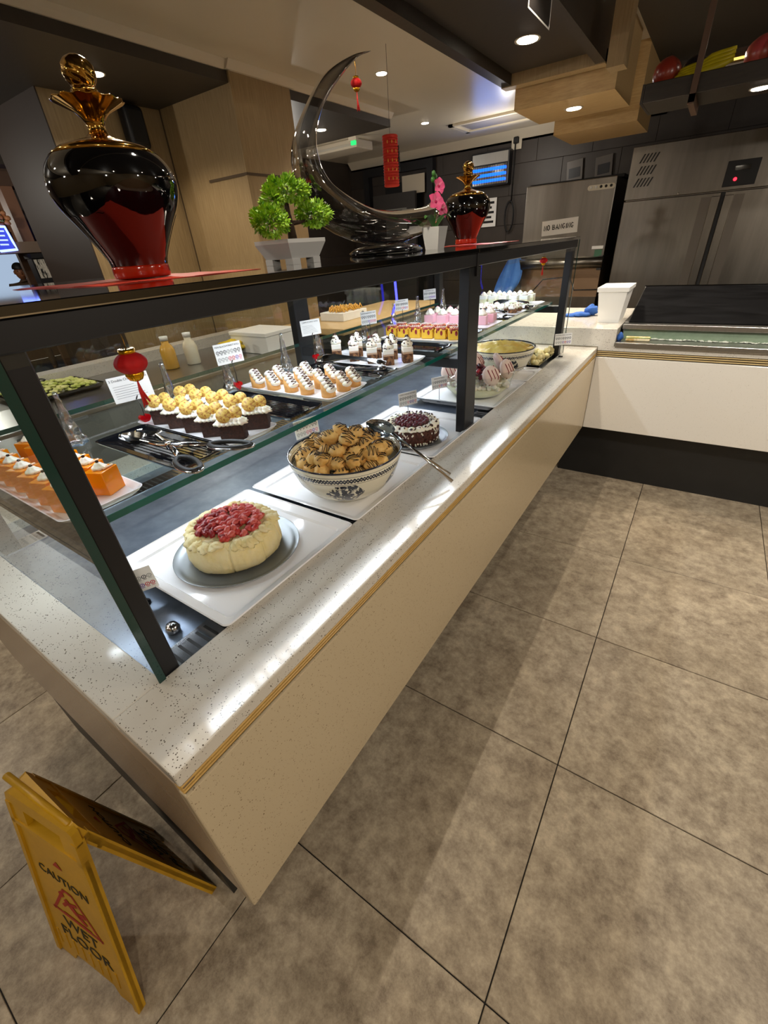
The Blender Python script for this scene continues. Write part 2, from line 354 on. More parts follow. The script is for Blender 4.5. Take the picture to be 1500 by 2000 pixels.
# ceiling air vent and downlights
def downlight(loc, r, label, power, warm=True, group='recessed ceiling downlights', ang=130, cool=False, tilt=None):
    t = thing('downlight', label, 'downlight', loc, 0, group)
    MB().lathe([(r * 0.78, -0.001), (r, -0.004), (r * 1.02, -0.001), (r * 1.02, 0.0)], 28).obj('bezel', m_ring, t)
    MB().lathe([(0.0001, -0.0055), (r * 0.78, -0.0055), (r * 0.78, -0.0012)], 28).obj('lamp_lens', m_ledw if cool else m_led, t)
    if power: spot((loc[0], loc[1], loc[2] - 0.02), power, COOL if cool else WARM, ang, 0.5, 0.03)
    return t
dl = [((-0.60, 2.87, 2.25), 0.062, 'round downlight glowing in the dark soffit above the glass case', 36),
      ((-0.55, 3.70, 2.10), 0.055, 'round downlight under the hanging pale oak box', 60),
      ((-1.809, 3.406, ZC), 0.045, 'small downlight in the white ceiling right of the crescent sculpture', 14),
      ((-2.315, 4.954, ZC), 0.045, 'small downlight in the white ceiling above the red paper lantern', 14),
      ((-2.71, 1.85, 2.356), 0.05, 'downlight in the dark soffit behind the big vase', 14),
      ((-2.80, 3.90, 2.356), 0.05, 'warm downlight in the dark soffit behind the crescent sculpture', 14)]
for d in dl: downlight(*d)
mb = MB(); mb.box(-2.2, -1.1, 5.24, 5.29, ZC - 0.02, ZC - 0.0005); mb.box(-2.2, -1.1, 5.66, 5.71, ZC - 0.02, ZC - 0.0005); mb.box(-2.2, -2.15, 5.24, 5.71, ZC - 0.02, ZC - 0.0005); mb.box(-1.15, -1.1, 5.24, 5.71, ZC - 0.02, ZC - 0.0005)
v = thing('ceiling_vent', 'long rectangular air vent set in the white ceiling', 'vent'); mb.obj('vent_frame', m_cornice, v)
MB().box(-2.1, -1.2, 5.34, 5.62, ZC - 0.012, ZC - 0.0005).obj('vent_panel', mat('vent_grey', '#8f877a', 0.5), v)

# ================================================================== SERVICE COUNTER (near) and its far return
ct = thing('service_counter', 'long white speckled quartz counter with cream front panel carrying the glass case', 'counter', (0, 0, 0))
MB().box(-0.155, 0, 0, YF - 0.001, 0.829, ZT, 0.003).obj('worktop', m_quartz, ct)
MB().box(-1.15, -0.1555, 0, 0.082, 0.829, ZT, 0.002).obj('end_worktop', m_quartz, ct)
MB().box(-1.15, -1.0, 0.0825, 2.7, 0.829, ZT, 0.002).obj('back_worktop', m_quartz, ct)
MB().box(-1.0, -0.1555, 2.56, YF - 0.001, 0.829, ZT, 0.002).obj('far_worktop', m_quartz, ct)
for k in range(3):
    z1 = 0.828 - k * 0.0078
    MB().box(-0.02, -0.0004 - 0.0006 * k, 0.001, YF - 0.003, z1 - 0.0040, z1, 0.001, seg=1).obj('groove_strip', m_gold, ct)
MB().box(-0.03, -0.005, 0.003, YF - 0.003, 0.800, 0.8289).obj('groove_backing', mat('groove_dark', '#2e2110', 0.6), ct)
MB().box(-0.02, 0, 0, YF - 0.004, ZB, 0.803, 0.003).obj('front_panel', m_panel, ct)
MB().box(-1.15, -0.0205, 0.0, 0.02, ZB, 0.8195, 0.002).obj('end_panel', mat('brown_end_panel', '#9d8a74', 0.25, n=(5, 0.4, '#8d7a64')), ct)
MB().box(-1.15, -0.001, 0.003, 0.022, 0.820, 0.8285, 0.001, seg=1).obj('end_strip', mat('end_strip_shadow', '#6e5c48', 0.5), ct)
MB().box(-1.1, -0.22, 0.012, 2.86, 0.0, ZB - 0.0005).obj('plinth', m_black, ct)
MB().box(-1.15, -1.13, 0.0205, 2.7, ZB, 0.8285).obj('back_panel', m_panel, ct)

fc = thing('return_counter', 'white counter crossing behind the dessert counter with tall black plinth', 'counter', (0, 0, 0))
MB().box(-0.0, 2.4, YF, YF + 0.05, ZB, 0.806, 0.003).obj('front_panel', speckle('white_panel', '#dedad2', '#9a9080', 0.15, 230, 0.12), fc)
for k in range(3):
    z1 = 0.838 - k * 0.0108
    MB().box(0.001, 2.4, YF + 0.003, YF + 0.03, z1 - 0.0050, z1, 0.001, seg=1).obj('groove_strip', mat('groove_pale', '#cdb684', 0.4) if k == 0 else bpy.data.materials['groove_pale'], fc)
MB().box(0.001, 2.4, YF + 0.012, YF + 0.04, 0.806, 0.842).obj('groove_backing', bpy.data.materials['groove_dark'], fc)
MB().box(0.001, 2.4, YF, YF + 0.06, 0.842, 0.866, 0.002).obj('upper_band', m_quartz, fc)
MB().box(-1.15, 0.085, YF, 3.55, 0.861, 0.96, 0.003).obj('raised_block', m_quartz, fc)
MB().box(0.086, 2.4, YF + 0.06, 3.55, 0.80, 0.864).obj('worktop', m_quartz, fc)
MB().box(-1.15, -0.001, YF + 0.001, 3.5, 0.38, 0.86).obj('carcass', m_panel, fc)
MB().box(-0.13, 2.4, 2.8806, 3.45, 0, ZB - 0.0005).obj('plinth', m_black, fc)

# ================================================================== DISPLAY CASE
dc = thing('display_case', 'long glass dessert display case with charcoal frame and green-edged glass', 'display case', (0, 0, 0))
XF, XB, Y0, Y1 = -0.15, -0.93, 0.084, 2.555
FR = [('post', (XF - 0.04, XF - 0.006, Y0 + 0.004, Y0 + 0.031, 0.835, 1.372)), ('post', (XF - 0.04, XF - 0.006, 1.262, 1.345, 0.835, 1.365)),
      ('post', (XF - 0.04, XF - 0.006, Y1 - 0.055, Y1 - 0.008, 0.835, 1.372)), ('post', (XB + 0.006, XB + 0.04, Y0 + 0.010, Y0 + 0.05, 0.835, 1.372)),
      ('post', (XB + 0.006, XB + 0.04, 1.262, 1.345, 0.835, 1.365)), ('post', (XB + 0.006, XB + 0.04, Y1 - 0.055, Y1 - 0.008, 0.835, 1.372)),
      ('top_rail', (XF - 0.05, XF - 0.001, Y0, 1.300, 1.366, 1.399)), ('top_rail', (XF - 0.05, XF - 0.001, 1.303, Y1, 1.366, 1.399)),
      ('top_rail', (XB, XB + 0.05, Y0, Y1, 1.366, 1.399)), ('cross_rail', (XB + 0.05, XF - 0.05, Y0, Y0 + 0.045, 1.37, 1.399)), ('cross_rail', (XB + 0.05, XF - 0.05, 1.275, 1.33, 1.37, 1.399)),
      ('cross_rail', (XB + 0.05, XF - 0.05, Y1 - 0.05, Y1, 1.37, 1.399)),
      ('shelf_bracket', (XB + 0.04, XF - 0.04, Y0 + 0.004, Y0 + 0.03, 1.075, 1.104)), ('shelf_bracket', (XB + 0.04, XF - 0.04, 1.27, 1.335, 1.072, 1.104)), ('shelf_bracket', (XB + 0.04, XF - 0.04, Y1 - 0.055, Y1 - 0.01, 1.072, 1.104)),
      ]
for n, b in FR: MB().box(*b, 0.002, seg=1).obj(n, m_frame, dc)
MB().box(XF - 0.05, XF + 0.002, 1.296, 1.307, 1.34, 1.40, 0.001, seg=1).obj('joint_plate', m_frame, dc)
# top glass, with a dark polished face
MB().box(XB - 0.03, XF + 0.004, Y0 - 0.012, 1.3005, 1.3995, 1.411, 0.0012, seg=1).obj('top_glass', m_topglass, dc)
MB().box(XB - 0.03, XF + 0.004, 1.3025, Y1 + 0.012, 1.3995, 1.411, 0.0012, seg=1).obj('top_glass', m_topglass, dc)
MB().box(XF + 0.004, XF + 0.0048, Y0 - 0.012, Y1 + 0.012, 1.3995, 1.401).obj('edge_glint', m_chrome, dc)
# glass shelf
for (a, b) in ((Y0 + 0.012, 1.300), (1.304, Y1 - 0.012)):
    g = MB(); g.add([(-0.235, a, ZS), (-0.235, b, ZS), (-0.895, b, ZS), (-0.895, a, ZS)], [(0, 1, 2, 3)]); g.obj('shelf_pane', m_paneshelf, dc)
    MB().box(-0.2352, -0.2338, a, b, ZS - 0.011, ZS + 0.0002).obj('shelf_edge', m_sedge, dc)
    MB().box(-0.8962, -0.8948, a, b, ZS - 0.011, ZS + 0.0002).obj('shelf_edge', m_sedge, dc)
def gpane(name, vs, parent=None, m=None): return MB().add(vs, [(0, 1, 2, 3)]).obj(name, m or m_pane, parent or dc)
gpane('end_pane', [(XF, Y0 - 0.002, ZT), (XB, Y0 - 0.002, ZT), (XB, Y0 - 0.002, 1.399), (XF, Y0 - 0.002, 1.399)])
MB().box(XF - 0.0006, XF + 0.0006, Y0 - 0.009, Y0 + 0.003, ZT + 0.0005, 1.399).obj('pane_edge', m_gedge, dc)
gpane('end_pane', [(XF + 0.004, Y1 + 0.004, ZT), (XB, Y1 + 0.004, ZT), (XB, Y1 + 0.004, 1.399), (XF + 0.004, Y1 + 0.004, 1.399)])
MB().box(XF + 0.003, XF + 0.006, Y1 + 0.002, Y1 + 0.008, ZT + 0.0005, 1.399).obj('pane_edge', m_gedge, dc)
for (a, b) in ((Y0 + 0.005, 1.29), (1.315, Y1 - 0.005)):
    gpane('front_flap_pane', [(XF - 0.003, a, 1.352), (XF - 0.003, b, 1.352), (XF - 0.003, b, 1.368), (XF - 0.003, a, 1.368)])
    gpane('back_pane', [(XB + 0.003, a, ZT), (XB + 0.003, b, ZT), (XB + 0.003, b, 1.399), (XB + 0.003, a, 1.399)])
# steel deck with vent grilles front and back
MB().box(XB - 0.06, -0.1565, Y0 + 0.0, 2.558, 0.815, 0.835).obj('deck', m_deck, dc)
gs = MB().box(-0.022, 0.022, -0.0035, 0.0035, 0, 0.003, 0.0012, seg=1).mesh('grille_slot', m_dark)
for gx in (-0.196, -0.90):
    MB().box(gx - 0.03, gx + 0.03, Y0 + 0.01, 2.54, 0.8352, 0.8375).obj('vent_grille', m_chrome, dc)
    for i in range(110): link('grille_slot', gs, dc, (gx, Y0 + 0.045 + i * 0.0185, 0.8352))
mb = MB().lathe([(0.012, 0), (0.014, 0.008), (0.010, 0.018), (0.0001, 0.02)], 18, (-0.26, 0.165, 0.8352)); mb.obj('leveling_knob', m_chrome, dc)

# ================================================================== ON TOP OF THE CASE
ZTOP = 1.4112
VP = [(0.0001, 0), (0.046, 0), (0.049, 0.006), (0.049, 0.02), (0.0505, 0.03)] + smooth_prof([(0.0505, 0.03), (0.060, 0.050), (0.079, 0.084), (0.096, 0.112), (0.1045, 0.138), (0.103, 0.160), (0.091, 0.180), (0.070, 0.1945), (0.040, 0.2035), (0.020, 0.2085)], 4)[1:]
VN = smooth_prof([(0.038, 0.2045), (0.0185, 0.2125), (0.0142, 0.226), (0.0240, 0.2405), (0.040, 0.2495), (0.0545, 0.2565)], 5) + [(0.052, 0.2575), (0.038, 0.2555), (0.018, 0.252)]
def pleat(r, z, a, j):
    k = max(0, (r - 0.02) / 0.045); return r * (1 + 0.03 * k * math.cos(14 * a)), z + 0.0013 * k * math.cos(14 * a)
m_vaseb = mat('black_glaze', '#050506', 0.03, coat=1.0)
m_vaser = mat('deep_red_glaze', '#1c0104', 0.05, coat=1.0)
def vase(loc, label, rz, sc):
    t = thing('lidded_vase', label, 'vase', loc, rz, None); t.scale = (sc,) * 3
    MB().lathe(VP, 64).obj('body', m_vaseb, t)
    # red lotus-shaped glaze panel lying just proud of the body
    mb = MB(); n = 40; m = 14; prof = [q for q in VP[3:28]]
    def rad(z):
        for (r0, z0), (r1, z1) in zip(prof, prof[1:]):
            if z0 <= z <= z1 + 1e-9: return r0 + (r1 - r0) * (z - z0) / max(1e-6, z1 - z0)
        return prof[-1][0]
    for face in range(3):
        vs = []; fs = []
        for i in range(n + 1):
            u = i / n * 2 - 1; a = u * 0.80 + face * 2 * PI / 3
            top = 0.098 + 0.045 * (1 - abs(u) ** 1.5) - 0.014 * math.exp(-((abs(u) - 0.75) / 0.14) ** 2)
            for j in range(m + 1):
                z = 0.021 + (top - 0.021) * j / m; r = rad(z) + 0.0012
                vs.append((r * math.cos(a), r * math.sin(a), z))
        for i in range(n):
            for j in range(m): q = i * (m + 1) + j; fs.append((q, q + m + 1, q + m + 2, q + 1))
        mb.add(vs, fs, True)
    mb.obj('red_panel', m_vaser, t)
    MB().lathe([(0.0001, 0.001), (0.0495, 0.001), (0.0515, 0.006), (0.051, 0.018), (0.0505, 0.021)], 48).obj('foot_ring', mat('red_lacquer', '#b02408', 0.12, coat=0.6) if 'red_lacquer' not in bpy.data.materials else bpy.data.materials['red_lacquer'], t)
    MB().lathe([(0.0865, 0.1850), (0.0705, 0.1955), (0.0405, 0.2043), (0.018, 0.2095)], 48).obj('shoulder_band', m_goldm, t)
    MB().lathe(VN, 72, fn=pleat).obj('fluted_neck', m_goldm, t)
    def knob(r, z, a, j): return r * (1 + 0.05 * math.cos(7 * a + z * 260) * math.sin(z * 330)), z
    mb = MB().lathe(smooth_prof([(0.014, 0.250), (0.016, 0.256), (0.0205, 0.268), (0.0175, 0.273), (0.0205, 0.279), (0.0245, 0.290), (0.0205, 0.303), (0.010, 0.3105), (0.0005, 0.313)], 6), 56, fn=knob); mb.obj('lid_finial', m_goldm, t)
    return t
vase((-0.50, 0.470, ZTOP + 0.002), 'big black vase with red panel and gold neck on the near end of the case', -0.25, 1.0)
vase((-0.60, 2.215, ZTOP + 0.004), 'black and red vase with gold lid beside the pink orchid', -0.5, 1.02)
m_cloth = mat('red_satin', '#c2331c', 0.4)
for (loc, sx, sy, lb) in (((-0.50, 0.47, ZTOP), 0.30, 0.34, 'red satin cloth under the big black vase'), ((-0.56, 2.24, ZTOP), 0.30, 0.46, 'red satin cloth under the far black vase')):
    mb = MB(); n = 14
    vs = [(-sx / 2 + sx * i / n, -sy / 2 + sy * j / n, 0.0008 + 0.0005 * math.sin(i * 1.3 + j)) for i in range(n + 1) for j in range(n + 1)]
    mb.add(vs, [(i * (n + 1) + j, (i + 1) * (n + 1) + j, (i + 1) * (n + 1) + j + 1, i * (n + 1) + j + 1) for i in range(n) for j in range(n)], True)
    mb.box(-sx / 2, sx / 2, -sy / 2, sy / 2, 0, 0.0005)
    o = mb.obj('cloth_mat', m_cloth, None, loc=loc, rot=0.06); tag(o, lb, 'cloth')
# bonsai in a white footed pot
t = thing('bonsai', 'small artificial bonsai with bright green foliage pads in a white footed pot', 'bonsai', (-0.45, 0.842, ZTOP))
mb = MB()
def sqr(cx, cy, w, d, z): return [(cx - w / 2, cy - d / 2, z), (cx + w / 2, cy - d / 2, z), (cx + w / 2, cy + d / 2, z), (cx - w / 2, cy + d / 2, z)]
lv = [(0.088, 0.098, 0.012), (0.092, 0.104, 0.018), (0.112, 0.132, 0.044), (0.112, 0.132, 0.052), (0.100, 0.120, 0.052), (0.094, 0.112, 0.044)]
vs = []
for w, d, z in lv: vs += sqr(0, 0, w, d, z)
fs = [(3, 2, 1, 0)] + [(4 * i + k, 4 * i + (k + 1) % 4, 4 * i + 4 + (k + 1) % 4, 4 * i + 4 + k) for i in range(5) for k in range(4)] + [(20, 21, 22, 23)]
mb.add(vs, fs)
for sx in (-1, 1):
    for sy in (-1, 1): mb.box(sx * 0.034 - 0.012, sx * 0.034 + 0.012, sy * 0.037 - 0.013, sy * 0.037 + 0.013, 0, 0.0125)
mb.obj('pot', m_whitem, t)
MB().box(-0.046, 0.046, -0.055, 0.055, 0.044, 0.0462).obj('soil', mat('moss_soil', '#3a2c1c', 0.9), t)
mb = MB(); mb.tube([(0, 0.01, 0.045), (0.004, 0.005, 0.075), (-0.006, 0.012, 0.105), (0.0, 0.006, 0.150)], [0.012, 0.009, 0.007, 0.004], 8)
mb.tube([(0.002, 0.006, 0.07), (0.01, -0.03, 0.085), (0.012, -0.055, 0.095)], [0.006, 0.004, 0.002], 6); mb.tube([(-0.003, 0.01, 0.085), (0.0, 0.05, 0.088), (0.006, 0.085, 0.095)], [0.006, 0.004, 0.002], 6)
mb.obj('trunk', mat('bark', '#3b2a1a', 0.85, bump=(80, 0.8)), t)
m_leaf = mat('bright_leaf', '#b8de30', 0.5, n=(70, 1.0, '#3f8612'), sss=0.1)
def foliage(c, r, n, sd):
    rg = random.Random(sd); mb = MB()
    for i in range(n):
        d = Vector((rg.gauss(0, 1), rg.gauss(0, 1), rg.gauss(0, 0.8))).normalized(); q = (0.65 + 0.4 * rg.random())
        b = Vector(c) + Vector((d.x * r[0] * q, d.y * r[1] * q, d.z * r[2] * q)); L = rg.uniform(0.010, 0.017)
        for k in range(5):
            dd = (d + Vector((rg.uniform(-1, 1), rg.uniform(-1, 1), rg.uniform(-.7, 1))) * 0.9).normalized(); s = dd.orthogonal().normalized() * 0.0022; e = b + dd * L
            m_ = b + dd * L * 0.65; mb.add([b, m_ - s, e, m_ + s], [(0, 1, 2, 3)])
    return mb
for c, r, n, sd in (((0.0, 0.015, 0.150), (0.036, 0.055, 0.022), 300, 1), ((0.012, -0.066, 0.088), (0.032, 0.042, 0.026), 260, 2), ((0.004, 0.095, 0.104), (0.032, 0.046, 0.022), 260, 3), ((0.0, -0.04, 0.128), (0.02, 0.022, 0.014), 70, 4)):
    o = foliage(c, r, n, sd).obj('foliage', m_leaf, t, kind='stuff')
# crescent moon of smoky glass on a black foot
t = thing('crescent_sculpture', 'tall smoky glass crescent moon sculpture on a black oval foot', 'sculpture', (-0.55, 1.43, ZTOP + 0.002))
def bez(pts, n):
    P = [Vector((a, b)) for a, b in pts]; out = []
    for i in range(len(P) - 1):
        p0, p1, p2, p3 = P[max(i - 1, 0)], P[i], P[i + 1], P[min(i + 2, len(P) - 1)]
        for k in range(n):
            u = k / n; out.append(0.5 * ((2 * p1) + (p2 - p0) * u + (2 * p0 - 5 * p1 + 4 * p2 - p3) * u * u + (3 * p1 - p0 - 3 * p2 + p3) * u ** 3))
    return out + [P[-1]]
outer = bez([(1.378, 1.912), (1.300, 1.890), (1.185, 1.838), (1.096, 1.764), (1.032, 1.687), (1.018, 1.612), (1.050, 1.548), (1.139, 1.490), (1.262, 1.450), (1.43, 1.434), (1.59, 1.452), (1.732, 1.512), (1.812, 1.580)], 6)
inner = bez([(1.378, 1.909), (1.304, 1.880), (1.190, 1.806), (1.116, 1.740), (1.078, 1.670), (1.092, 1.614), (1.150, 1.580), (1.270, 1.547), (1.422, 1.536), (1.595, 1.544), (1.700, 1.552), (1.760, 1.562), (1.811, 1.579)], 6)
mb = MB(); n = 16; vs = []; K = len(outer); yb, zb_ = 1.43, ZTOP + 0.002
for (o_, i_) in zip(outer, inner):
    c = (o_ + i_) / 2; h = (o_ - i_) / 2; w = min(0.085, 0.012 + h.length * 1.05)
    if h.length < 1e-4: w = 0.001
    for k in range(n):
        a = 2 * PI * k / n; q = c + h * math.cos(a); vs.append((w * math.sin(a), q.x - yb, q.y - zb_))
fs = [(i * n + k, i * n + (k + 1) % n, (i + 1) * n + (k + 1) % n, (i + 1) * n + k) for i in range(K - 1) for k in range(n)] + [tuple(range(n))[::-1], tuple((K - 1) * n + k for k in range(n))]
mb.add(vs, fs, True); mb.obj('crescent', pane('smoky_glass', (0.79, 0.785, 0.77, 1), 4.4, 0.02, 1.5), t)
MB().lathe([(0.0001, 0.0), (0.17, 0.0), (0.175, 0.006), (0.15, 0.018), (0.10, 0.026), (0.0001, 0.027)], 48).obj('foot', m_blackpl, t); t.children[-1].scale = (0.62, 1, 1)
# mini red lanterns: one hangs on the crescent, two inside the case
def lantern(top, L, r, label, tass=0.05, group=None, sc=1.0):
    t = thing('hanging_lantern', label, 'lantern', top, 0, group)
    MB().tube([(0, 0, 0), (0.002, 0, -L / 2), (0, 0, -L)], 0.0007, 5).obj('cord', m_goldfoil, t)
    def ribs(rr, z, a, j): return rr * (1 - 0.05 * abs(math.cos(6 * a)) ** 3), z
    b = r * 0.86; prof = [(0.35 * r, 0)] + [(r * (0.35 + 0.65 * math.sin(PI * k / 12) ** 0.7), -1.5 * b * k / 12) for k in range(1, 12)] + [(0.35 * r, -1.5 * b)]
    MB().lathe([(q, z - L - 0.15 * r) for q, z in prof], 48, fn=ribs).obj('shade', m_red, t)
    MB().lathe([(0.3 * r, 0.05 * r - L), (0.48 * r, 0.08 * r - L), (0.5 * r, -0.2 * r - L), (0.42 * r, -0.24 * r - L)], 24).obj('top_cap', m_goldfoil, t)
    def skirt(rr, z, a, j): return rr * (1 + 0.12 * math.cos(10 * a)), z
    z0 = -L - 0.15 * r - 1.5 * b
    MB().lathe([(0.5 * r, z0 + 0.12 * r), (0.5 * r, z0 - 0.1 * r), (0.36 * r, z0 - 0.38 * r), (0.1 * r, z0 - 0.5 * r)], 30, fn=skirt).obj('bottom_cap', m_goldfoil, t)
    mb = MB(); rg = random.Random(int(L * 1e4))
    for k in range(14): mb.tube([(0, 0, z0 - 0.45 * r), (rg.uniform(-.1, .1) * r, rg.uniform(-.1, .1) * r, z0 - 0.45 * r - tass * 0.4), (rg.uniform(-.28, .28) * r, rg.uniform(-.28, .28) * r, z0 - 0.45 * r - tass * rg.uniform(.8, 1.05))], 0.0009, 4)
    mb.obj('tassel', m_redtas, t); return t
lantern((-0.55, 1.312, 1.888), 0.040, 0.0165, 'mini red lantern hanging from the tip of the glass crescent', 0.040)
lantern((-0.20, 0.238, 1.366), 0.026, 0.0215, 'red velvet lantern hanging in the near part of the glass case', 0.036)
lantern((-0.20, 2.165, 1.366), 0.020, 0.017, 'red lantern hanging at the far end of the glass case', 0.040)
# paper lantern hanging from the ceiling behind
t = thing('paper_lantern', 'crinkled red paper cylinder lantern hanging from the ceiling behind the crescent', 'lantern', (-1.508, 3.0, 1.77))
def crinkle(r, z, a, j): return r * (1 + 0.03 * math.sin(j * PI)), z
mb = MB(); pr_ = []
for k in range(37): pr_.append((0.050 + (0.0022 if k % 2 else -0.0016), 0.0 + 0.265 * k / 36))
mb.lathe(pr_, 28, smooth=False); mb.obj('paper_tube', mat('red_crepe_paper', '#c3240f', 0.7, n=(14, 0.5, '#8e1608'), sss=0.1), t)
MB().tube([(0, 0, 0.265), (0, 0, ZC - 1.77)], 0.0012, 5).obj('cord', m_dark, t)
mb = MB()
for k in range(5):
    for i in range(3):
        a = -0.25 - 0.55 * i; z = 0.04 + k * 0.047
        mb.ball((0.0515 * math.cos(a), 0.0515 * math.sin(a), z), 0.007, 8, 6, (0.5, 0.8, 1.3))
mb.obj('gold_print', mat('gold_print', '#d08a2a', 0.5), t, kind='stuff')
mb = MB()
for (a, z, s) in ((0.55, 0.20, 0.012), (0.62, 0.17, 0.016), (0.5, 0.14, 0.018), (0.7, 0.12, 0.012), (0.55, 0.09, 0.014)): mb.ball((0.052 * math.cos(a), 0.052 * math.sin(a), z), s, 9, 6, (0.35, 0.9, 1.2), 0.3, 6, a)
mb.obj('black_print', m_ink, t)
# pink orchid in a square white pot
t = thing('potted_orchid', 'artificial pink orchid in a tapered white square pot on the case', 'orchid', (-0.44, 1.583, ZTOP))
mb = MB(); vs = []
for w, z in ((0.050, 0), (0.070, 0.070), (0.064, 0.070), (0.06, 0.058)): vs += sqr(0, 0, w, w, z)
mb.add(vs, [(3, 2, 1, 0)] + [(4 * i + k, 4 * i + (k + 1) % 4, 4 * i + 4 + (k + 1) % 4, 4 * i + 4 + k) for i in range(3) for k in range(4)] + [(12, 13, 14, 15)]); mb.obj('pot', m_whitem, t)
m_lf = mat('orchid_leaf', '#2f6b1f', 0.4); m_pk = mat('pink_petal', '#e2447f', 0.5, sss=0.2, n=(30, 0.5, '#f07aa6'))
def leaf(mb, a, L, w, lift):
    vs = []; K = 7
    for i in range(K):
        u = i / (K - 1); ww = w * math.sin(PI * min(1, u * 0.92 + 0.06)) ** 0.8; r = L * u; z = lift * math.sin(u * 2.2)
        for s in (-1, 0, 1): vs.append((r * math.cos(a) - s * ww * math.sin(a), r * math.sin(a) + s * ww * math.cos(a), z + abs(s) * ww * 0.35))
    return mb.add(vs, [(i * 3 + k, (i + 1) * 3 + k, (i + 1) * 3 + k + 1, i * 3 + k + 1) for i in range(K - 1) for k in range(2)], True)
for i, (a, L) in enumerate(((-1.6, 0.07), (1.3, 0.085), (0.2, 0.06), (2.6, 0.06))):
    leaf(MB(), a, L, 0.014, 0.042).obj('leaf', m_lf, t, loc=(0, 0, 0.06))
MB().tube([(0, 0, 0.06), (0.0, 0.004, 0.12), (-0.004, 0.012, 0.18), (0.0, -0.01, 0.22)], 0.002, 6).obj('stem', m_lf, t)
def flower(loc, rz, s):
    mb = MB()
    for k in range(5):
        a = k * 2 * PI / 5 + 0.3; q = MB(); leaf(q, 0, 0.026 * s, 0.012 * s, 0.006)
        Rz = Matrix.Rotation(a, 3, 'Z'); Rt = Matrix.Rotation(rz, 3, 'Z') @ Matrix.Rotation(PI / 2 * 0.85, 3, 'Y')
        mb.add([Rt @ (Rz @ Vector(v)) for v in q.v], q.f, True)
    f = mb.obj('flower', m_pk, t, loc=loc); MB().ball((0.004, 0, 0), 0.004 * s, 8, 6).obj('flower_heart', mat('flower_heart', '#b31257', 0.5), f, rot=rz)
flower((0.012, -0.018, 0.142), -0.6, 1.15); flower((0.014, 0.022, 0.120), -0.2, 1.1); flower((0.004, 0.018, 0.188), -0.4, 1.0)
mb = MB()
for (y, z) in ((-0.008, 0.222), (0.004, 0.214), (-0.014, 0.205)): mb.ball((0.0, y, z), 0.007, 8, 6, (1, 1, 1.3))
mb.obj('bud', m_lf, t)

# ================================================================== SHELF ITEMS
ZP = ZS + 0.0004
def platter_mesh(w, d, h, rim, m, fl=False):
    mb = MB(); n = 7; vs = []
    def ring(a, b, rc, z):
        out = []
        for (cx, cy, st) in ((a - rc, b - rc, 0), (-a + rc, b - rc, PI / 2), (-a + rc, -b + rc, PI), (a - rc, -b + rc, 1.5 * PI)):
            for k in range(n): t_ = st + PI / 2 * k / (n - 1); out.append((cx + rc * math.cos(t_), cy + rc * math.sin(t_), z))
        return out
    L = [(w / 2 - 0.012 - rim, d / 2 - 0.012 - rim, 0.012, 0), (w / 2 - 0.004, d / 2 - 0.004, 0.014, h * 0.55), (w / 2, d / 2, 0.014, h), (w / 2 - 0.002, d / 2 - 0.002, 0.013, h), (w / 2 - 0.006, d / 2 - 0.006, 0.012, h * 0.75), (w / 2 - 0.012 - rim, d / 2 - 0.012 - rim, 0.012, h * 0.42)]
    if fl: L[0] = (w / 2 - 0.036, d / 2 - 0.036, 0.012, 0); L[1] = (w / 2 - 0.024, d / 2 - 0.024, 0.012, h * 0.63); L[2] = (w / 2, d / 2, 0.014, h * 0.93)
    for q in L: vs += ring(*q)
    N = 4 * n; fs = [tuple(range(N))[::-1]] + [(i * N + k, i * N + (k + 1) % N, (i + 1) * N + (k + 1) % N, (i + 1) * N + k) for i in range(len(L) - 1) for k in range(N)] + [tuple(5 * N + k for k in range(N))]
    return mb.add(vs, fs, False).mesh('platter', m)
pm_shelf = platter_mesh(0.33, 0.128, 0.012, 0.0, m_white); ZF = ZP + 0.0054
def platter(name, me, loc, label, group=None, cat='tray', rz=0):
    o = link(name, me, None, loc, rz); return tag(o, label, cat, group)
GP = 'white platters on the glass shelf'
for y, lb, sy in ((0.152, 'white platter under the orange jelly cubes', 1), (0.452, 'white platter under the chocolate cakes with banana', 1.03), (0.768, 'white platter under the cream-topped pastry cones', 1.25), (1.085, 'white platter under the layered cappuccino cakes', 1.30), (1.462, 'white platter under the yellow jam slices', 1.2), (1.755, 'white platter under the pink mousse cubes', 1.5), (2.085, 'white platter under the brown cakes with flaked cream', 1.3), (2.395, 'white platter under the pale cream cups', 1.2)):
    o = platter('serving_platter', pm_shelf, (-0.415, y, ZP), lb, GP); o.scale = (1, sy, 1)
# ribbed black trays between the platters
bk = platter_mesh(0.30, 0.115, 0.013, 0.012, m_blackpl)
for y, lb, sy in ((0.332, 'black ribbed tray holding the steel salad tongs, second from the near end', 1), (0.602, 'empty black ribbed tray between chocolate cakes and pastry cones', 1), (0.945, 'black ribbed tray with flat tongs before the layered cakes', 0.95), (1.292, 'black ribbed tray before the yellow jam slices', 1), (1.60, 'black tray hidden between yellow slices and pink cubes', 0.5), (1.938, 'black tray with tongs before the flaked cream cakes', 0.85), (2.245, 'black tray with tongs before the pale cream cups', 0.9)):
    o = platter('tongs_tray', bk, (-0.395, y, ZP), lb, 'black tongs trays on the glass shelf'); o.scale = (1, sy, 1)
    for k in range(9): link('rib', bpy.data.meshes.get('rib_mesh') or MB().box(-0.12, 0.12, -0.0012, 0.0012, 0, 0.0012).mesh('rib_mesh', m_blackpl), o, (0, -0.036 + k * 0.009, 0.0054))
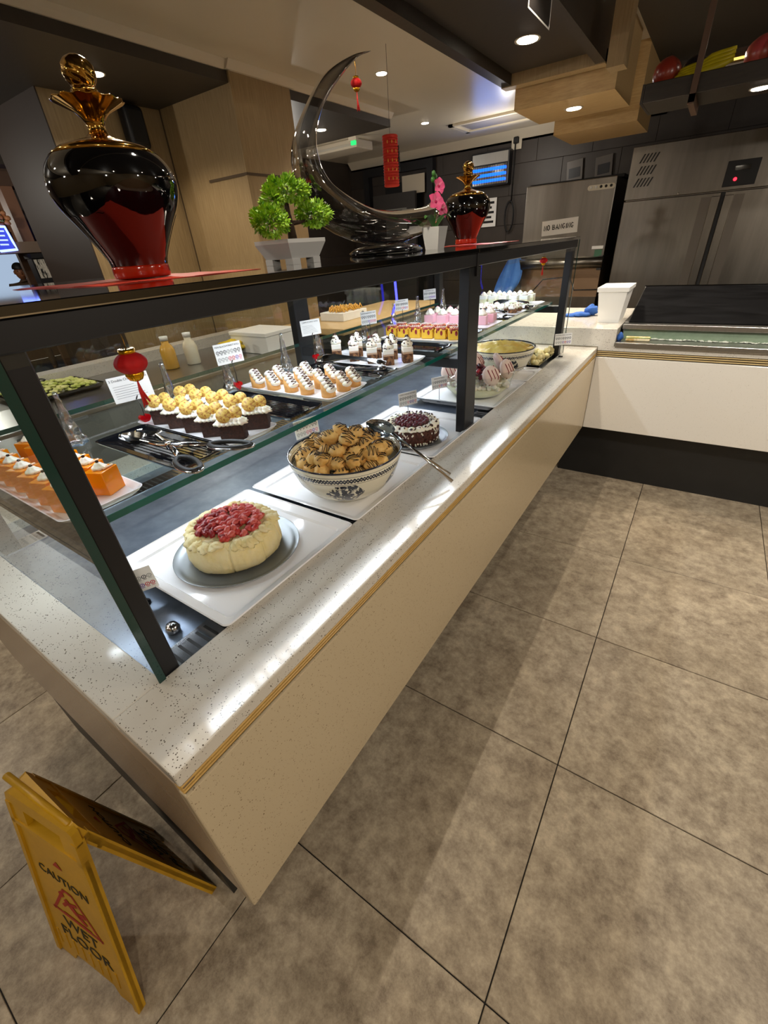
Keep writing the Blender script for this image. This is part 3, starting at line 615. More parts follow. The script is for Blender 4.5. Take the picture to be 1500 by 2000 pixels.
# tongs: scissor salad servers on the second tray, flat tongs elsewhere
t = thing('salad_tongs', 'steel scissor tongs with black ring handles lying on the black tray', 'tongs', (-0.335, 0.318, ZP + 0.012), 0.08)
m_tong = m_chrome
def bowlspoon(L, w, dep, fork=False):
    mb = MB(); K, J = 11, 8; vs = []
    for i in range(K):
        u = i / (K - 1); ww = w * math.sin(PI * (0.08 + 0.92 * u) ** 0.85) ** 0.6 if u < 1 else 0.002
        for j in range(J + 1):
            s = j / J * 2 - 1; vs.append((-L * u, ww * s, dep * (s * s - 1) * math.sin(PI * min(1, 0.1 + 0.85 * u))))
    fs = []
    for i in range(K - 1):
        for j in range(J):
            if fork and i > 2 and i < 9 and j % 3 == 1: continue
            fs.append((i * (J + 1) + j, (i + 1) * (J + 1) + j, (i + 1) * (J + 1) + j + 1, i * (J + 1) + j + 1))
    return mb.add(vs, fs, True)
def ringpts(cx, cy, rx, ry, z, rot, n=22): return [(cx + rx * math.cos(a) * math.cos(rot) - ry * math.sin(a) * math.sin(rot), cy + rx * math.cos(a) * math.sin(rot) + ry * math.sin(a) * math.cos(rot), z) for a in [2 * PI * k / n for k in range(n + 1)]]
mb = MB(); mb.tube([(-0.06, -0.015, 0.022), (-0.02, -0.006, 0.016), (0.02, 0.006, 0.016), (0.07, 0.030, 0.014)], [0.004, 0.005, 0.006, 0.004], 8, flat=0.45); mb.tube(ringpts(0.115, 0.044, 0.046, 0.0195, 0.013, 0.32), 0.0022, 8)
q = bowlspoon(0.065, 0.021, 0.018); mb.add([(v[0] - 0.055, v[1] - 0.014, v[2] + 0.026) for v in q.v], q.f, True); mb.obj('spoon_arm', m_tong, t)
mb = MB(); mb.tube([(-0.06, 0.018, 0.020), (-0.02, 0.008, 0.012), (0.02, -0.006, 0.010), (0.06, -0.026, 0.010)], [0.004, 0.005, 0.006, 0.004], 8, flat=0.45); mb.tube(ringpts(0.10, -0.040, 0.044, 0.0195, 0.010, -0.30), 0.0022, 8)
q = bowlspoon(0.065, 0.021, 0.010, True); mb.add([(v[0] - 0.055, v[1] + 0.018, v[2] + 0.022) for v in q.v], q.f, True); mb.obj('fork_arm', m_tong, t)
MB().lathe([(0.006, 0), (0.006, 0.012), (0.004, 0.014), (0.0001, 0.0145)], 14, (0, 0, 0.008)).obj('pivot', m_tong, t)
MB().tube(ringpts(0.115, 0.044, 0.041, 0.0150, 0.0145, 0.32), 0.0046, 8).obj('black_ring', m_black, t); MB().tube(ringpts(0.10, -0.040, 0.039, 0.0150, 0.0115, -0.30), 0.0046, 8).obj('black_ring', m_black, t)
def flat_tongs(loc, rz, label, L=0.2):
    t = thing('serving_tongs', label, 'tongs', loc, rz, 'flat serving tongs on the shelf')
    for s in (1, -1):
        mb = MB(); K = 9; pts = [(-L / 2 + L * i / (K - 1), 0, 0.004 + 0.006 * (1 + s) + s * 0.010 * math.sin(PI * i / (K - 1))) for i in range(K)]
        mb.tube(pts, [0.011, 0.016, 0.014, 0.009, 0.006, 0.006, 0.007, 0.008, 0.006], 8, flat=0.18 if s > 0 else 0.18); mb.obj('tong_arm', m_tong, t)
    return t
flat_tongs((-0.40, 0.965, ZP + 0.014), 0.1, 'steel serving tongs on the black tray before the layered cakes', 0.24)
flat_tongs((-0.36, 1.938, ZP + 0.014), 0.05, 'steel tongs on the black tray before the flaked cream cakes', 0.18)
flat_tongs((-0.36, 2.245, ZP + 0.014), 0.05, 'steel tongs on the black tray before the pale cream cups', 0.18)
# ---- small cakes; one prototype of each kind, then copies
def rowname(k, n): return ORD[k]
def place(make, spots, fmt, group):
    protos = []; out = []
    for i, (x, y, rz, words) in enumerate(spots):
        x, y = 0.4255 + (x - 0.4255) * 1.026, -0.068 + (y + 0.068) * 1.026   # spots were surveyed 8 mm above the platters
        v = i % 2
        if len(protos) <= v:
            o = make(v); protos.append(o); o.location = (x, y, ZF); o.rotation_euler = (0, 0, rz)
        else: o = dup(protos[v], (x, y, ZF), rz)
        o['label'] = fmt % words; o['group'] = group; out.append(o)
    return out
m_jelly = mat('orange_jelly', '#f8930c', 0.12, sss=0.35, ssr=0.01, coat=0.5, trans=0.15)
m_stick = mat('pink_wafer_stick', '#f3cfae', 0.6)
def mk_jelly(v):
    t = thing('jelly_cube', 'x', 'jelly')
    MB().box(-0.0165, 0.0165, -0.0175, 0.0175, 0, 0.040, 0.0012, seg=2).obj('jelly_block', m_jelly, t)
    d = MB().swirl((0, 0, 0.0402), 0.0105, 0.011, 7, 1.5, 0.10, 28, 7).obj('cream_dollop', m_cream, t)
    MB().box(-0.002, 0.002, -0.002, 0.002, 0.0495, 0.0535, 0.0006, seg=1).obj('chocolate_chip', m_chocs, d)
    MB().tube([(0.011, -0.006, 0.0418), (0.014, 0.012, 0.0418)], 0.0016, 6).obj('wafer_stick', m_stick, t); return t
sp = []
for r, y in enumerate((0.118, 0.164, 0.195)[:2]):
    for k in range(7): sp.append((-0.285 - k * 0.044, y + 0.0 + (0.012 if r else 0), 0.42 + 0.06 * ((k * 3 + r) % 3 - 1), (ORD[k], ('row nearest the end glass', 'row beside the black tray')[r])))
place(mk_jelly, sp, 'orange jelly cube, %s from the aisle, %s', 'orange jelly cubes')
m_ban = mat('banana_slice', '#e3c566', 0.45, n=(240, 0.9, '#a5602a'), width=0.07, mid=0.54); 
def mk_choc(v):
    t = thing('chocolate_cake', 'x', 'cake')
    MB().box(-0.016, 0.016, -0.0235, 0.0235, 0, 0.034, 0.0015, seg=2).obj('sponge', m_choc, t)
    mb = MB()
    for k in range(5): mb.swirl((0.006, -0.0195 + k * 0.0098, 0.0335), 0.0120, 0.012, 6, 3.0, 0.26, 24, 7, k)
    for k in range(4): mb.swirl((-0.006, -0.019 + k * 0.0127, 0.0335), 0.0105, 0.010, 6, 3.0, 0.26, 22, 7, k)
    mb.obj('piped_cream', m_cream, t)
    for (y, x, tl) in ((-0.010, 0.007, 0.25), (0.010, -0.004, 0.15)):
        MB().lathe([(0.0001, 0), (0.0143, 0), (0.0148, 0.0013), (0.0143, 0.0026), (0.0001, 0.0026)], 22).obj('banana_slice', m_ban, t, loc=(x, y, 0.0515), rot=(0.1, PI / 2 - 0.42 - tl * 0.3, -0.15 + tl))
    return t
sp = [(-0.500 + k * 0.0582, 0.416, -0.92 + 0.03 * (k % 2), (ORD[k], 'near row')) for k in range(5)] + [(-0.505 + k * 0.058, 0.484, -0.91, (ORD[k], 'far row')) for k in range(5)]
place(mk_choc, sp, 'chocolate cake with banana, %s from the back, %s', 'banana chocolate cakes')
m_past = mat('pastry_cone', '#d9a35c', 0.6, n=(50, 0.7, '#bb8442'), bump=(90, 0.3))
def mk_tart(v):
    t = thing('pastry_cone', 'x', 'pastry'); mb = MB(); n = 24; r = 0.0190; vs = []; dz = 0.0165
    for zc in (0, 1):
        for i in range(n):
            a = 2 * PI * i / n; x, y = r * math.cos(a), r * 0.92 * math.sin(a); vs.append((x, y, 0 if not zc else 0.0275 - dz * x / r))
    mb.add(vs, [(i, (i + 1) % n, n + (i + 1) % n, n + i) for i in range(n)] + [tuple(range(n))[::-1], tuple(range(n, 2 * n))], True); mb.obj('pastry_shell', m_past, t)
    mb = MB(); R = Matrix.Rotation(math.atan2(dz, r), 3, 'Y')
    for k in range(4): mb.ball(R @ Vector((-0.016 + k * 0.0105, 0, 0.002)) + Vector((0, 0, 0.0275)), 0.0115, 12, 8, (1, 1.25, 0.75), 0.12, 3, k + v * 5)
    mb.obj('cream_filling', m_cream, t)
    pts = [R @ Vector((-0.020 + 0.040 * k / 26, 0.0075 * math.sin(k * 1.15), 0.0112)) + Vector((0, 0, 0.0275)) for k in range(27)]
    MB().tube(pts, 0.00125, 5).obj('chocolate_squiggle', mat('brown_sauce', '#4a2412', 0.3) if 'brown_sauce' not in bpy.data.materials else bpy.data.materials['brown_sauce'], t); return t
sp = [(x, y, -0.2, (ORD[k], 'near row')) for k, (x, y) in enumerate(((-0.512, 0.700), (-0.455, 0.702), (-0.395, 0.706), (-0.340, 0.706), (-0.272, 0.708)))] + \
     [(x, y, -0.12, (ORD[k], 'middle row')) for k, (x, y) in enumerate(((-0.48, 0.755), (-0.405, 0.757), (-0.340, 0.760), (-0.268, 0.763)))] + [(x, y, -0.15, (ORD[k], 'far row')) for k, (x, y) in enumerate(((-0.43, 0.81), (-0.345, 0.812), (-0.268, 0.806)))]
place(mk_tart, sp, 'slanted cream pastry cone, %s from the back, %s', 'cream pastry cones')
m_crumb = mat('brown_crumb', '#8a5f38', 0.85, n=(90, 1, '#3f2412'), bump=(160, 0.9), width=0.08)
m_mocha = mat('mocha_mousse', '#b99a80', 0.55); m_mousse = mat('white_mousse', '#efe9dd', 0.5, sss=0.2, ssr=0.004)
m_fleck = mat('chocolate_flakes', '#3a1c10', 0.6)
def flecks(mb, c, r, h, n, sd, s=0.0022):
    rg = random.Random(sd)
    for _ in range(n):
        a = rg.uniform(0, 2 * PI); u = rg.random(); rr = r * (1 - u ** 1.5) * 0.95 + 0.001; z = h * u ** 0.85
        mb.box(c[0] + rr * math.cos(a) - s, c[0] + rr * math.cos(a) + s, c[1] + rr * math.sin(a) - s * .5, c[1] + rr * math.sin(a) + s * .5, c[2] + z - s * .3, c[2] + z + s * .3, rot=Matrix.Rotation(rg.uniform(0, 3), 4, Vector((rg.random(), rg.random(), rg.random())).normalized()))
    return mb
def mk_layer(v):
    t = thing('layered_cake', 'x', 'cake')
    MB().box(-0.019, 0.019, -0.0155, 0.0155, 0, 0.027, 0.0012, seg=1).obj('crumb_base', m_crumb, t); MB().box(-0.0188, 0.0188, -0.0153, 0.0153, 0.0271, 0.0315).obj('mocha_layer', m_mocha, t)
    MB().box(-0.0189, 0.0189, -0.0154, 0.0154, 0.0316, 0.046, 0.001, seg=1).obj('white_mousse', m_mousse, t)
    s = MB().swirl((0, 0, 0.0461), 0.0150, 0.031, 7, 4, 0.14, 28, 10, v).obj('cream_swirl', m_cream, t)
    flecks(MB(), (0, 0, 0.047), 0.0150, 0.031, 42, v, 0.0028).obj('chocolate_flakes', m_fleck, s, kind='stuff'); return t
sp = [(x, y, -0.9, (ORD[k], 'near row')) for k, (x, y) in enumerate(((-0.515, 1.045), (-0.441, 1.040), (-0.368, 1.034), (-0.305, 1.030)))] + [(-0.267, 1.075, -0.87, ('single', 'gap by the aisle'))] + \
     [(x, y, -0.9, (ORD[k], 'far row')) for k, (x, y) in enumerate(((-0.47, 1.100), (-0.395, 1.098), (-0.335, 1.098)))]
place(mk_layer, sp, 'tall layered cake with cream swirl, %s from the back, %s', 'layered cappuccino cakes')
m_yel = mat('yellow_cake', '#e8bd33', 0.6, n=(40, 0.5, '#d89f22'), bump=(80, 0.3)); m_jam = mat('red_jam', '#7a0f14', 0.25, n=(50, 0.6, '#a8303a'))
m_crust = mat('jam_crust', '#c97a4a', 0.6, n=(60, 1, '#8e1a1f'), bump=(70, 1), width=0.1)
def mk_yel(v):
    t = thing('yellow_slice', 'x', 'cake')
    MB().box(-0.0215, 0.0215, -0.02, 0.02, 0, 0.034, 0.0018, seg=1).obj('yellow_sponge', m_yel, t)
    mb = MB(); rg = random.Random(v + 3)
    for _ in range(14): mb.ball((rg.uniform(-.018, .018), rg.uniform(-.017, .017), 0.034), 0.0075, 8, 6, (1.1, 1.1, 0.8), 0.4, 4, rg.random() * 9)
    mb.obj('fruit_crust', m_crust, t)
    mb = MB()
    for (y, z, s) in ((-0.006 + v * 0.01, 0.024, 0.008), (0.012, 0.028, 0.005), (-0.016, 0.027, 0.004)): mb.ball((0.0205, y, z), s, 9, 7, (0.35, 0.8, 1.3))
    for (x, z, s) in ((0.006, 0.022, 0.007), (-0.012, 0.027, 0.005)): mb.ball((x, -0.019, z), s, 9, 7, (0.8, 0.35, 1.4))
    mb.obj('jam_drip', m_jam, t)
    mb = MB(); 
    for k in range(5): mb.tube([(-0.018 + k * 0.008, -0.018, 0.0405), (-0.012 + k * 0.008, 0.0, 0.0425), (-0.018 + k * 0.008, 0.018, 0.0405)], 0.0009, 4)
    mb.obj('icing_drizzle', m_whitem, t); return t
sp = [(-0.542 + k * 0.0525, 1.425, 0.22 + (0.3 if k == 5 else 0), (ORD[k], 'near row')) for k in range(6)] + [(-0.535 + k * 0.055, 1.482, 0.04, (ORD[k], 'far row')) for k in range(6)]
place(mk_yel, sp, 'yellow slice with red jam, %s from the back, %s', 'yellow jam slices')
m_pinkm = mat('pink_mousse', '#eeb9c4', 0.55, sss=0.2, ssr=0.004); m_pinkd = mat('pink_dust', '#d6607a', 0.6)
def mk_pink(v):
    t = thing('pink_cube', 'x', 'cake')
    MB().box(-0.021, 0.021, -0.021, 0.021, 0, 0.034, 0.001, seg=1).obj('pink_block', m_pinkm, t)
    s = MB().swirl((0, 0, 0.0341), 0.018, 0.026, 6, 3, 0.18, 26, 9, v).obj('cream_swirl', m_cream, t)
    flecks(MB(), (0, 0, 0.035), 0.0175, 0.026, 18, v + 5, 0.0016).obj('pink_flakes', m_pinkd, s, kind='stuff'); return t
sp = [(-0.545 + k * 0.0605, 1.738, 0.16, (ORD[k], 'near row')) for k in range(5)] + [(-0.54 + k * 0.062, 1.80, 0, (ORD[k], 'far row')) for k in range(5)]
place(mk_pink, sp, 'pink mousse cube with cream, %s from the back, %s', 'pink mousse cubes')
def mk_brown(v):
    t = thing('cream_cake', 'x', 'cake')
    MB().box(-0.019, 0.019, -0.019, 0.019, 0, 0.016, 0.002, seg=1).obj('brown_base', m_crumb, t)
    s = MB().swirl((0, 0, 0.0161), 0.0195, 0.023, 6, 3, 0.18, 26, 9, v).obj('cream_swirl', m_cream, t)
    flecks(MB(), (0, 0, 0.017), 0.019, 0.023, 24, v + 8, 0.0022).obj('chocolate_flakes', mat('rust_flakes', '#7a3c1e', 0.6) if 'rust_flakes' not in bpy.data.materials else bpy.data.materials['rust_flakes'], s, kind='stuff'); return t
sp = [(-0.545 + k * 0.052, 2.058, 0.2, (ORD[k], 'near row')) for k in range(6)] + [(-0.54 + k * 0.052, 2.115, 0.1, (ORD[k], 'far row')) for k in range(6)]
place(mk_brown, sp, 'small brown cake under flaked cream, %s from the back, %s', 'flaked cream cakes')
m_lem = mat('pale_lemon_mousse', '#e4e5c4', 0.45, sss=0.3, ssr=0.004); m_wm = mat('pale_cream_mousse', '#f2f2ea', 0.45, sss=0.3, ssr=0.004)
def mk_white(v):
    t = thing('cream_cube', 'x', 'dessert'); MB().box(-0.022, 0.022, -0.022, 0.022, 0, 0.022, 0.001, seg=1).obj('lemon_layer', m_lem, t); MB().box(-0.0218, 0.0218, -0.0218, 0.0218, 0.0221, 0.040, 0.001, seg=1).obj('cream_layer', m_wm, t)
    MB().swirl((0, 0, 0.0401), 0.0145, 0.018, 7, 2, 0.12, 26, 8, v).obj('cream_swirl', m_cream, t); return t
sp = [(-0.552 + k * 0.0555, 2.362, 0, (ORD[k], 'near row')) for k in range(5)] + [(-0.545 + k * 0.056, 2.425, 0, (ORD[k], 'far row')) for k in range(5)]
place(mk_white, sp, 'pale cream cube, %s from the back, %s', 'pale cream cubes')
# ---- clear acrylic spires standing behind the platters
def spire_mesh():
    def fn(r, z, a, j): return r * (1 + 0.16 * math.cos(5 * a + z * 55) + 0.08 * math.sin(z * 230)), z
    return MB().lathe([(0.0001, 0), (0.019, 0), (0.0185, 0.012)] + [(0.018 - 0.0135 * (k / 12) ** 0.7, 0.012 + 0.088 * k / 12) for k in range(1, 13)] + [(0.0055, 0.104), (0.0035, 0.110), (0.0001, 0.112)], 20, fn=fn).mesh('spire', m_acr)
spm = spire_mesh()
for i, (x, y, lb) in enumerate(((-0.605, 0.268, 'behind the jelly and the salad tongs'), (-0.625, 0.515, 'behind the chocolate cakes'), (-0.60, 0.675, 'beside the first pastry cones'), (-0.61, 0.905, 'behind the pastry cones, tallest of the far corner'), (-0.615, 1.070, 'beside the handwritten-looking card of the layered cakes'), (-0.63, 1.36, 'behind the layered cakes'), (-0.63, 1.575, 'behind the yellow slices'), (-0.66, 1.83, 'behind the pink cubes'), (-0.68, 2.13, 'under the farthest white card'))):
    o = link('acrylic_spire', spm, None, (x, y, ZP), 0.7 * i); tag(o, 'clear twisted acrylic spire ' + lb, 'ornament', 'clear acrylic spires')
# ---- price cards on wires with red heart feet
m_icons = [mat('icon_' + n, c, 0.7) for n, c in (('black', '#26262a'), ('red', '#c8324a'), ('purple', '#7a4ab0'), ('pink', '#e07a90'), ('grey', '#9a9a98'))]
def card_mesh(w, h, title, icons=True, seed=0, blank=False):
    mb = MB(); mb.box(-0.0006, 0.0006, -w / 2, w / 2, 0, h, 0.0003, seg=1); rg = random.Random(seed)
    return mb
def price_card(loc, w, h, rz, tilt, title, label, seed=0, icons=True, ruled=False, tsize=None):
    o = MB().box(-0.0007, 0.0007, -w / 2, w / 2, 0, h).obj('price_card', m_paper, None, loc=loc, rot=(tilt, 0, rz)); tag(o, label, 'card', 'dessert name cards')
    fx = 0.0009
    if title: text('title_lettering', title, tsize or h * 0.125, m_ink, o, (fx, 0, h * 0.86), (PI / 2, 0, PI / 2), ext=0.0001)
    if icons:
        rg = random.Random(seed); k = 0
        for r in range(2):
            for i in range(7):
                y = -w / 2 + w * (i + 0.8) / 7.6; z = h * (0.60 - 0.34 * r); ic = rg.choice([0, 0, 0, 4, 0]) if r == 0 else (4 if i < 3 else rg.choice([1, 2, 3, 2]))
                rr = h * 0.085; mb = MB(); n = 12; vs = []
                for q in (rr, rr * 0.68):
                    for j in range(n): vs.append((fx, y + q * math.cos(2 * PI * j / n), z + q * math.sin(2 * PI * j / n)))
                mb.add(vs, [(j, (j + 1) % n, n + (j + 1) % n, n + j) for j in range(n)])
                mb.add([(fx, y - rr * .4, z - rr * .4), (fx, y - rr * .15, z - rr * .5), (fx, y + rr * .4, z + rr * .4), (fx, y + rr * .15, z + rr * .5)], [(0, 1, 2, 3)])
                mb.add([(fx, y - rr * .7, z - rr * 1.5), (fx, y + rr * .7, z - rr * 1.5), (fx, y + rr * .7, z - rr * 1.25), (fx, y - rr * .7, z - rr * 1.25)], [(0, 1, 2, 3)])
                mb.obj('allergen_icon', m_icons[ic], o); k += 1
    if ruled:
        mb = MB()
        for k in range(6): mb.box(fx - 0.0002, fx, -w * 0.42, w * (0.1 + 0.05 * ((k * 7) % 6)), h * (0.62 - 0.09 * k), h * (0.635 - 0.09 * k))
        mb.obj('ruled_text', m_icons[4], o)
    return o
def heart_stand(loc, H, rz, label, hr=0.013):
    t = thing('card_stand', label, 'card stand', loc, rz, 'red heart card stands'); pts = []
    for k in range(28):
        a = 2 * PI * k / 28; x = 16 * math.sin(a) ** 3; y = 13 * math.cos(a) - 5 * math.cos(2 * a) - 2 * math.cos(3 * a) - math.cos(4 * a); pts.append((x / 17 * hr, hr + y / 17 * hr))
    MB().prism(pts, 0, -0.005, 0.005).obj('heart_base', m_redpl, t)
    mb = MB(); mb.tube([(0, 0, hr * 1.2), (0, 0.002, H * 0.6), (0, 0, H)], 0.0011, 6); mb.tube([(0.0016, -0.004, H), (0.0016, 0.004, H + 0.012)], 0.0014, 5); mb.tube([(-0.0022, 0.004, H), (-0.0022, -0.004, H + 0.012)], 0.0014, 5)
    mb.obj('wire_clip', mat('dark_wire', '#4a4642', 0.35, 0.8) if 'dark_wire' not in bpy.data.materials else bpy.data.materials['dark_wire'], t); return t
CARDS = [((-0.575, 0.408), 0.060, 0.082, 0.055, '3 Double Chocolate Slices', 'large white card lettered double chocolate slices beside the near lantern', 3, False, True),
         ((-0.585, 0.690), 0.075, 0.072, 0.052, 'MINI BLACKFOREST ROLL', 'white allergen card headed mini blackforest roll', 4, True, False),
         ((-0.600, 1.035), 0.085, 0.066, 0.046, 'CAPPUCCINO SLICE', 'ruled white card at the glass post behind the layered cakes', 5, False, True),
         ((-0.605, 1.365), 0.065, 0.062, 0.046, 'LEMON MERINGUE TART', 'white allergen card above the red heart behind the layered cakes', 6, True, False),
         ((-0.650, 1.680), 0.070, 0.060, 0.044, 'PLUM PUDDING', 'white allergen card standing behind the yellow jam slices', 7, True, False),
         ((-0.690, 2.010), 0.075, 0.062, 0.046, 'STRAWBERRY SLICE', 'farthest white allergen card behind the pink cubes', 8, True, False)]
for (xy, H, w, h, ti, lb, sd, ic, ru) in CARDS:
    heart_stand((xy[0], xy[1], ZP), H, 0.0, 'red heart stand of the ' + lb.replace('white ', '').replace('large ', ''), 0.0135)
    price_card((xy[0] + 0.0, xy[1] - 0.004, ZP + H - 0.001), w, h, -0.35 - 0.35 * max(0, xy[1] - 0.6), 0.03, ti, lb, sd, ic, ru, h * (0.11 if not ru else 0.13))

# ================================================================== DECK ITEMS
ZD = 0.8352; ZR = 0.872
def deck_tray(y0, y1, label, name='large_platter', x0=-0.525, x1=-0.140):
    me = platter_mesh(x1 - x0, y1 - y0, 0.030, 0.012, m_white, True); o = link(name, me, None, ((x0 + x1) / 2, (y0 + y1) / 2, ZR - 0.030), 0); return tag(o, label, 'tray', 'large square white platters')
GL = 0.030 * 0.42
ZI = ZR - 0.030 + GL          # inside surface of the platters
for sp_ in ((0.205, 0.590, 'large square white platter under the strawberry pavlova'), (0.602, 0.990, 'large square white platter under the bowl of cream puffs'), (1.002, 1.385, 'large square white platter under the chocolate flake gateau'), (1.515, 1.902, 'large square white platter under the glass trifle bowl'), (1.908, 2.15, 'large white platter under the far patterned bowl')):
    deck_tray(*sp_)
    MB().box(-0.46, -0.20, sp_[0] + 0.05, sp_[1] - 0.05, ZD - ZR + 0.030, 0.0, 0.001, seg=1).obj('foot', m_white, bpy.context.scene.collection.objects[-1] if False else [o for o in C.objects if o.get('label') == sp_[2]][0])
for o in [o for o in C.objects if o.name.startswith('foot') and o.parent and o.parent.name.startswith('large_platter')]:
    o.location = (-o.parent.location.x, -o.parent.location.y, 0.0)
m_tin = mat('grey_tin', '#84888a', 0.3, 0.55)
def round_plate(cx, cy, r, label):
    t = tag(MB().lathe([(0.0001, 0), (r * 0.86, 0), (r * 0.93, 0.004), (r, 0.010), (r * 1.003, 0.0112), (r * 0.995, 0.0115), (r * 0.92, 0.0065), (r * 0.86, 0.0035), (0.0001, 0.0035)], 72).obj('cake_plate', m_tin, None, loc=(cx, cy, ZI + 0.0004)), label, 'plate', 'round tin cake plates'); return ZI + 0.004
# strawberry pavlova
cx, cy, zc = -0.335, 0.392, round_plate(-0.330, 0.390, 0.142, 'round tin plate under the strawberry pavlova')
t = thing('strawberry_pavlova', 'round cream pavlova topped with chopped strawberries, cut into slices', 'cake', (cx, cy, zc + 0.0003))
cuts = (-0.75, -0.02, 0.55, 1.6, 2.5, 3.3, 4.2)
def cakewall(r, z, a, j):
    q = r
    for c in cuts:
        d = (a - c + PI) % (2 * PI) - PI
        q -= 0.006 * math.exp(-(d / 0.014) ** 2) * (1 if r > 0.05 else 0)
    q += 0.0045 * noise.noise(Vector((math.cos(a) * 3, math.sin(a) * 3, z * 40))) + 0.002 * noise.noise(Vector((math.cos(a) * 12, math.sin(a) * 12, z * 150)))
    if a > 5.53 or a < -0.0: q += 0.0
    return max(q, 0.0001), z
MB().lathe([(0.0001, 0), (0.094, 0), (0.103, 0.008), (0.106, 0.024), (0.105, 0.044), (0.101, 0.058), (0.091, 0.066), (0.070, 0.066), (0.0001, 0.066)], 260, fn=cakewall).obj('cream_body', m_creamy, t)
rz_me = [MB().swirl((0, 0, 0), 0.0165, 0.012, 6, 5, 0.2, 30, 9, k).mesh('cream_rosette', m_creamy) for k in range(2)]
for k in range(24): link('cream_rosette', rz_me[k % 2], t, ((0.085 + 0.004 * math.sin(k * 5)) * math.cos(k * 2 * PI / 24 + 0.04 * math.sin(k * 3)), (0.085 + 0.004 * math.sin(k * 5)) * math.sin(k * 2 * PI / 24 + 0.04 * math.sin(k * 3)), 0.061), (0.3 * math.sin(k * 4), 0.3 * math.cos(k * 7), k), 1.0 + 0.18 * math.sin(k * 2.3))
m_st = [mat('strawberry_' + n, c, 0.3, n=(70, 0.6, c2)) for n, c, c2 in (('bright', '#b3201f', '#d8665a'), ('deep', '#7a0e14', '#a83030'), ('pale', '#c84a42', '#e0867a'))]
st_me = [MB().ball((0, 0, 0), 0.0095, 7, 5, (1.15, 0.8, 0.6), 0.45, 3, k).mesh('strawberry_piece', m_st[k % 3]) for k in range(6)]
rg = random.Random(5)
for k in range(170):
    r = 0.071 * math.sqrt(rg.random()); a = rg.uniform(0, 6.28); px, py = r * math.cos(a), r * math.sin(a)
    link('strawberry_piece', st_me[(1 if px + py < -0.03 and rg.random() < .7 else rg.choice([0, 2, 3, 5, 4]))], t, (px, py, 0.069 + 0.010 * (1 - (r / 0.075) ** 2) + rg.uniform(-0.001, 0.005)), (rg.uniform(-.6, .6), rg.uniform(-.6, .6), rg.uniform(0, 6)))
# patterned porcelain bowls
def porcelain():
    t = NT('patterned_porcelain'); tc = t.node('ShaderNodeTexCoord'); sp_ = t.node('ShaderNodeSeparateXYZ'); t.link(tc.outputs['Object'], sp_.inputs[0])
    at = t.node('ShaderNodeMath', operation='ARCTAN2'); t.link(sp_.outputs[1], at.inputs[0]); t.link(sp_.outputs[0], at.inputs[1])
    def M(op, a, b=None):
        n = t.node('ShaderNodeMath', operation=op)
        for i, q in enumerate((a, b)):
            if q is None: continue
            if isinstance(q, (int, float)): n.inputs[i].default_value = q
            else: t.link(q, n.inputs[i])
        return n.outputs[0]
    z = sp_.outputs[2]
    def band(lo, hi): return M('MULTIPLY', M('GREATER_THAN', z, lo), M('LESS_THAN', z, hi))
    wave = M('ADD', M('MULTIPLY', M('SINE', M('MULTIPLY', at.outputs[0], 56)), 0.0032), 0.081)
    zig = M('MULTIPLY', band(0.074, 0.088), M('LESS_THAN', M('ABSOLUTE', M('SUBTRACT', z, wave)), 0.0024))
    wave2 = M('ADD', M('MULTIPLY', M('SINE', M('MULTIPLY', at.outputs[0], -56)), 0.0032), 0.081)
    zig2 = M('MULTIPLY', band(0.074, 0.088), M('LESS_THAN', M('ABSOLUTE', M('SUBTRACT', z, wave2)), 0.0018))
    lines = M('MAXIMUM', band(0.0725, 0.0735), M('MAXIMUM', band(0.0895, 0.0905), band(0.0985, 0.110)))
    nz = t.node('ShaderNodeTexNoise'); nz.inputs['Scale'].default_value = 120; nz.inputs['Detail'].default_value = 4; t.link(tc.outputs['Object'], nz.inputs[0])
    mask = M('GREATER_THAN', M('ADD', M('SINE', M('MULTIPLY', at.outputs[0], 5)), M('MULTIPLY', M('ABSOLUTE', M('SUBTRACT', z, 0.046)), -38)), -0.35)
    ml = M('MULTIPLY', M('MULTIPLY', band(0.018, 0.070), mask), M('GREATER_THAN', nz.outputs['Fac'], 0.47))
    alls = M('MAXIMUM', M('MAXIMUM', zig, zig2), M('MAXIMUM', lines, ml))
    mx = t.node('ShaderNodeMixRGB'); mx.inputs[1].default_value = rgb('#e9e3cd'); mx.inputs[2].default_value = rgb('#232838'); t.link(alls, mx.inputs[0]); t.link(mx.outputs[0], t.b.inputs['Base Color'])
    t.val('Roughness', 0.12); t.val('Coat Weight', 0.5); return t.m
m_porc = porcelain()
BP = [(0.0001, 0), (0.058, 0), (0.060, 0.004), (0.066, 0.006), (0.090, 0.022), (0.108, 0.046), (0.119, 0.074), (0.125, 0.100), (0.1245, 0.102), (0.1215, 0.101), (0.115, 0.074), (0.103, 0.048), (0.084, 0.025), (0.0001, 0.014)]
def bowl(loc, label, sx=1, sc=1):
    o = MB().lathe(BP, 96).obj('patterned_bowl', m_porc, None, loc=loc); o.scale = (sc, sc * sx, sc); return tag(o, label, 'bowl', 'patterned porcelain bowls')
BX, BY = -0.275, 0.745; bz = ZI + 0.0005
bowl((BX, BY, bz), 'cream porcelain bowl with blue-black landscape print heaped with cream puffs', 1.0, 1.24)
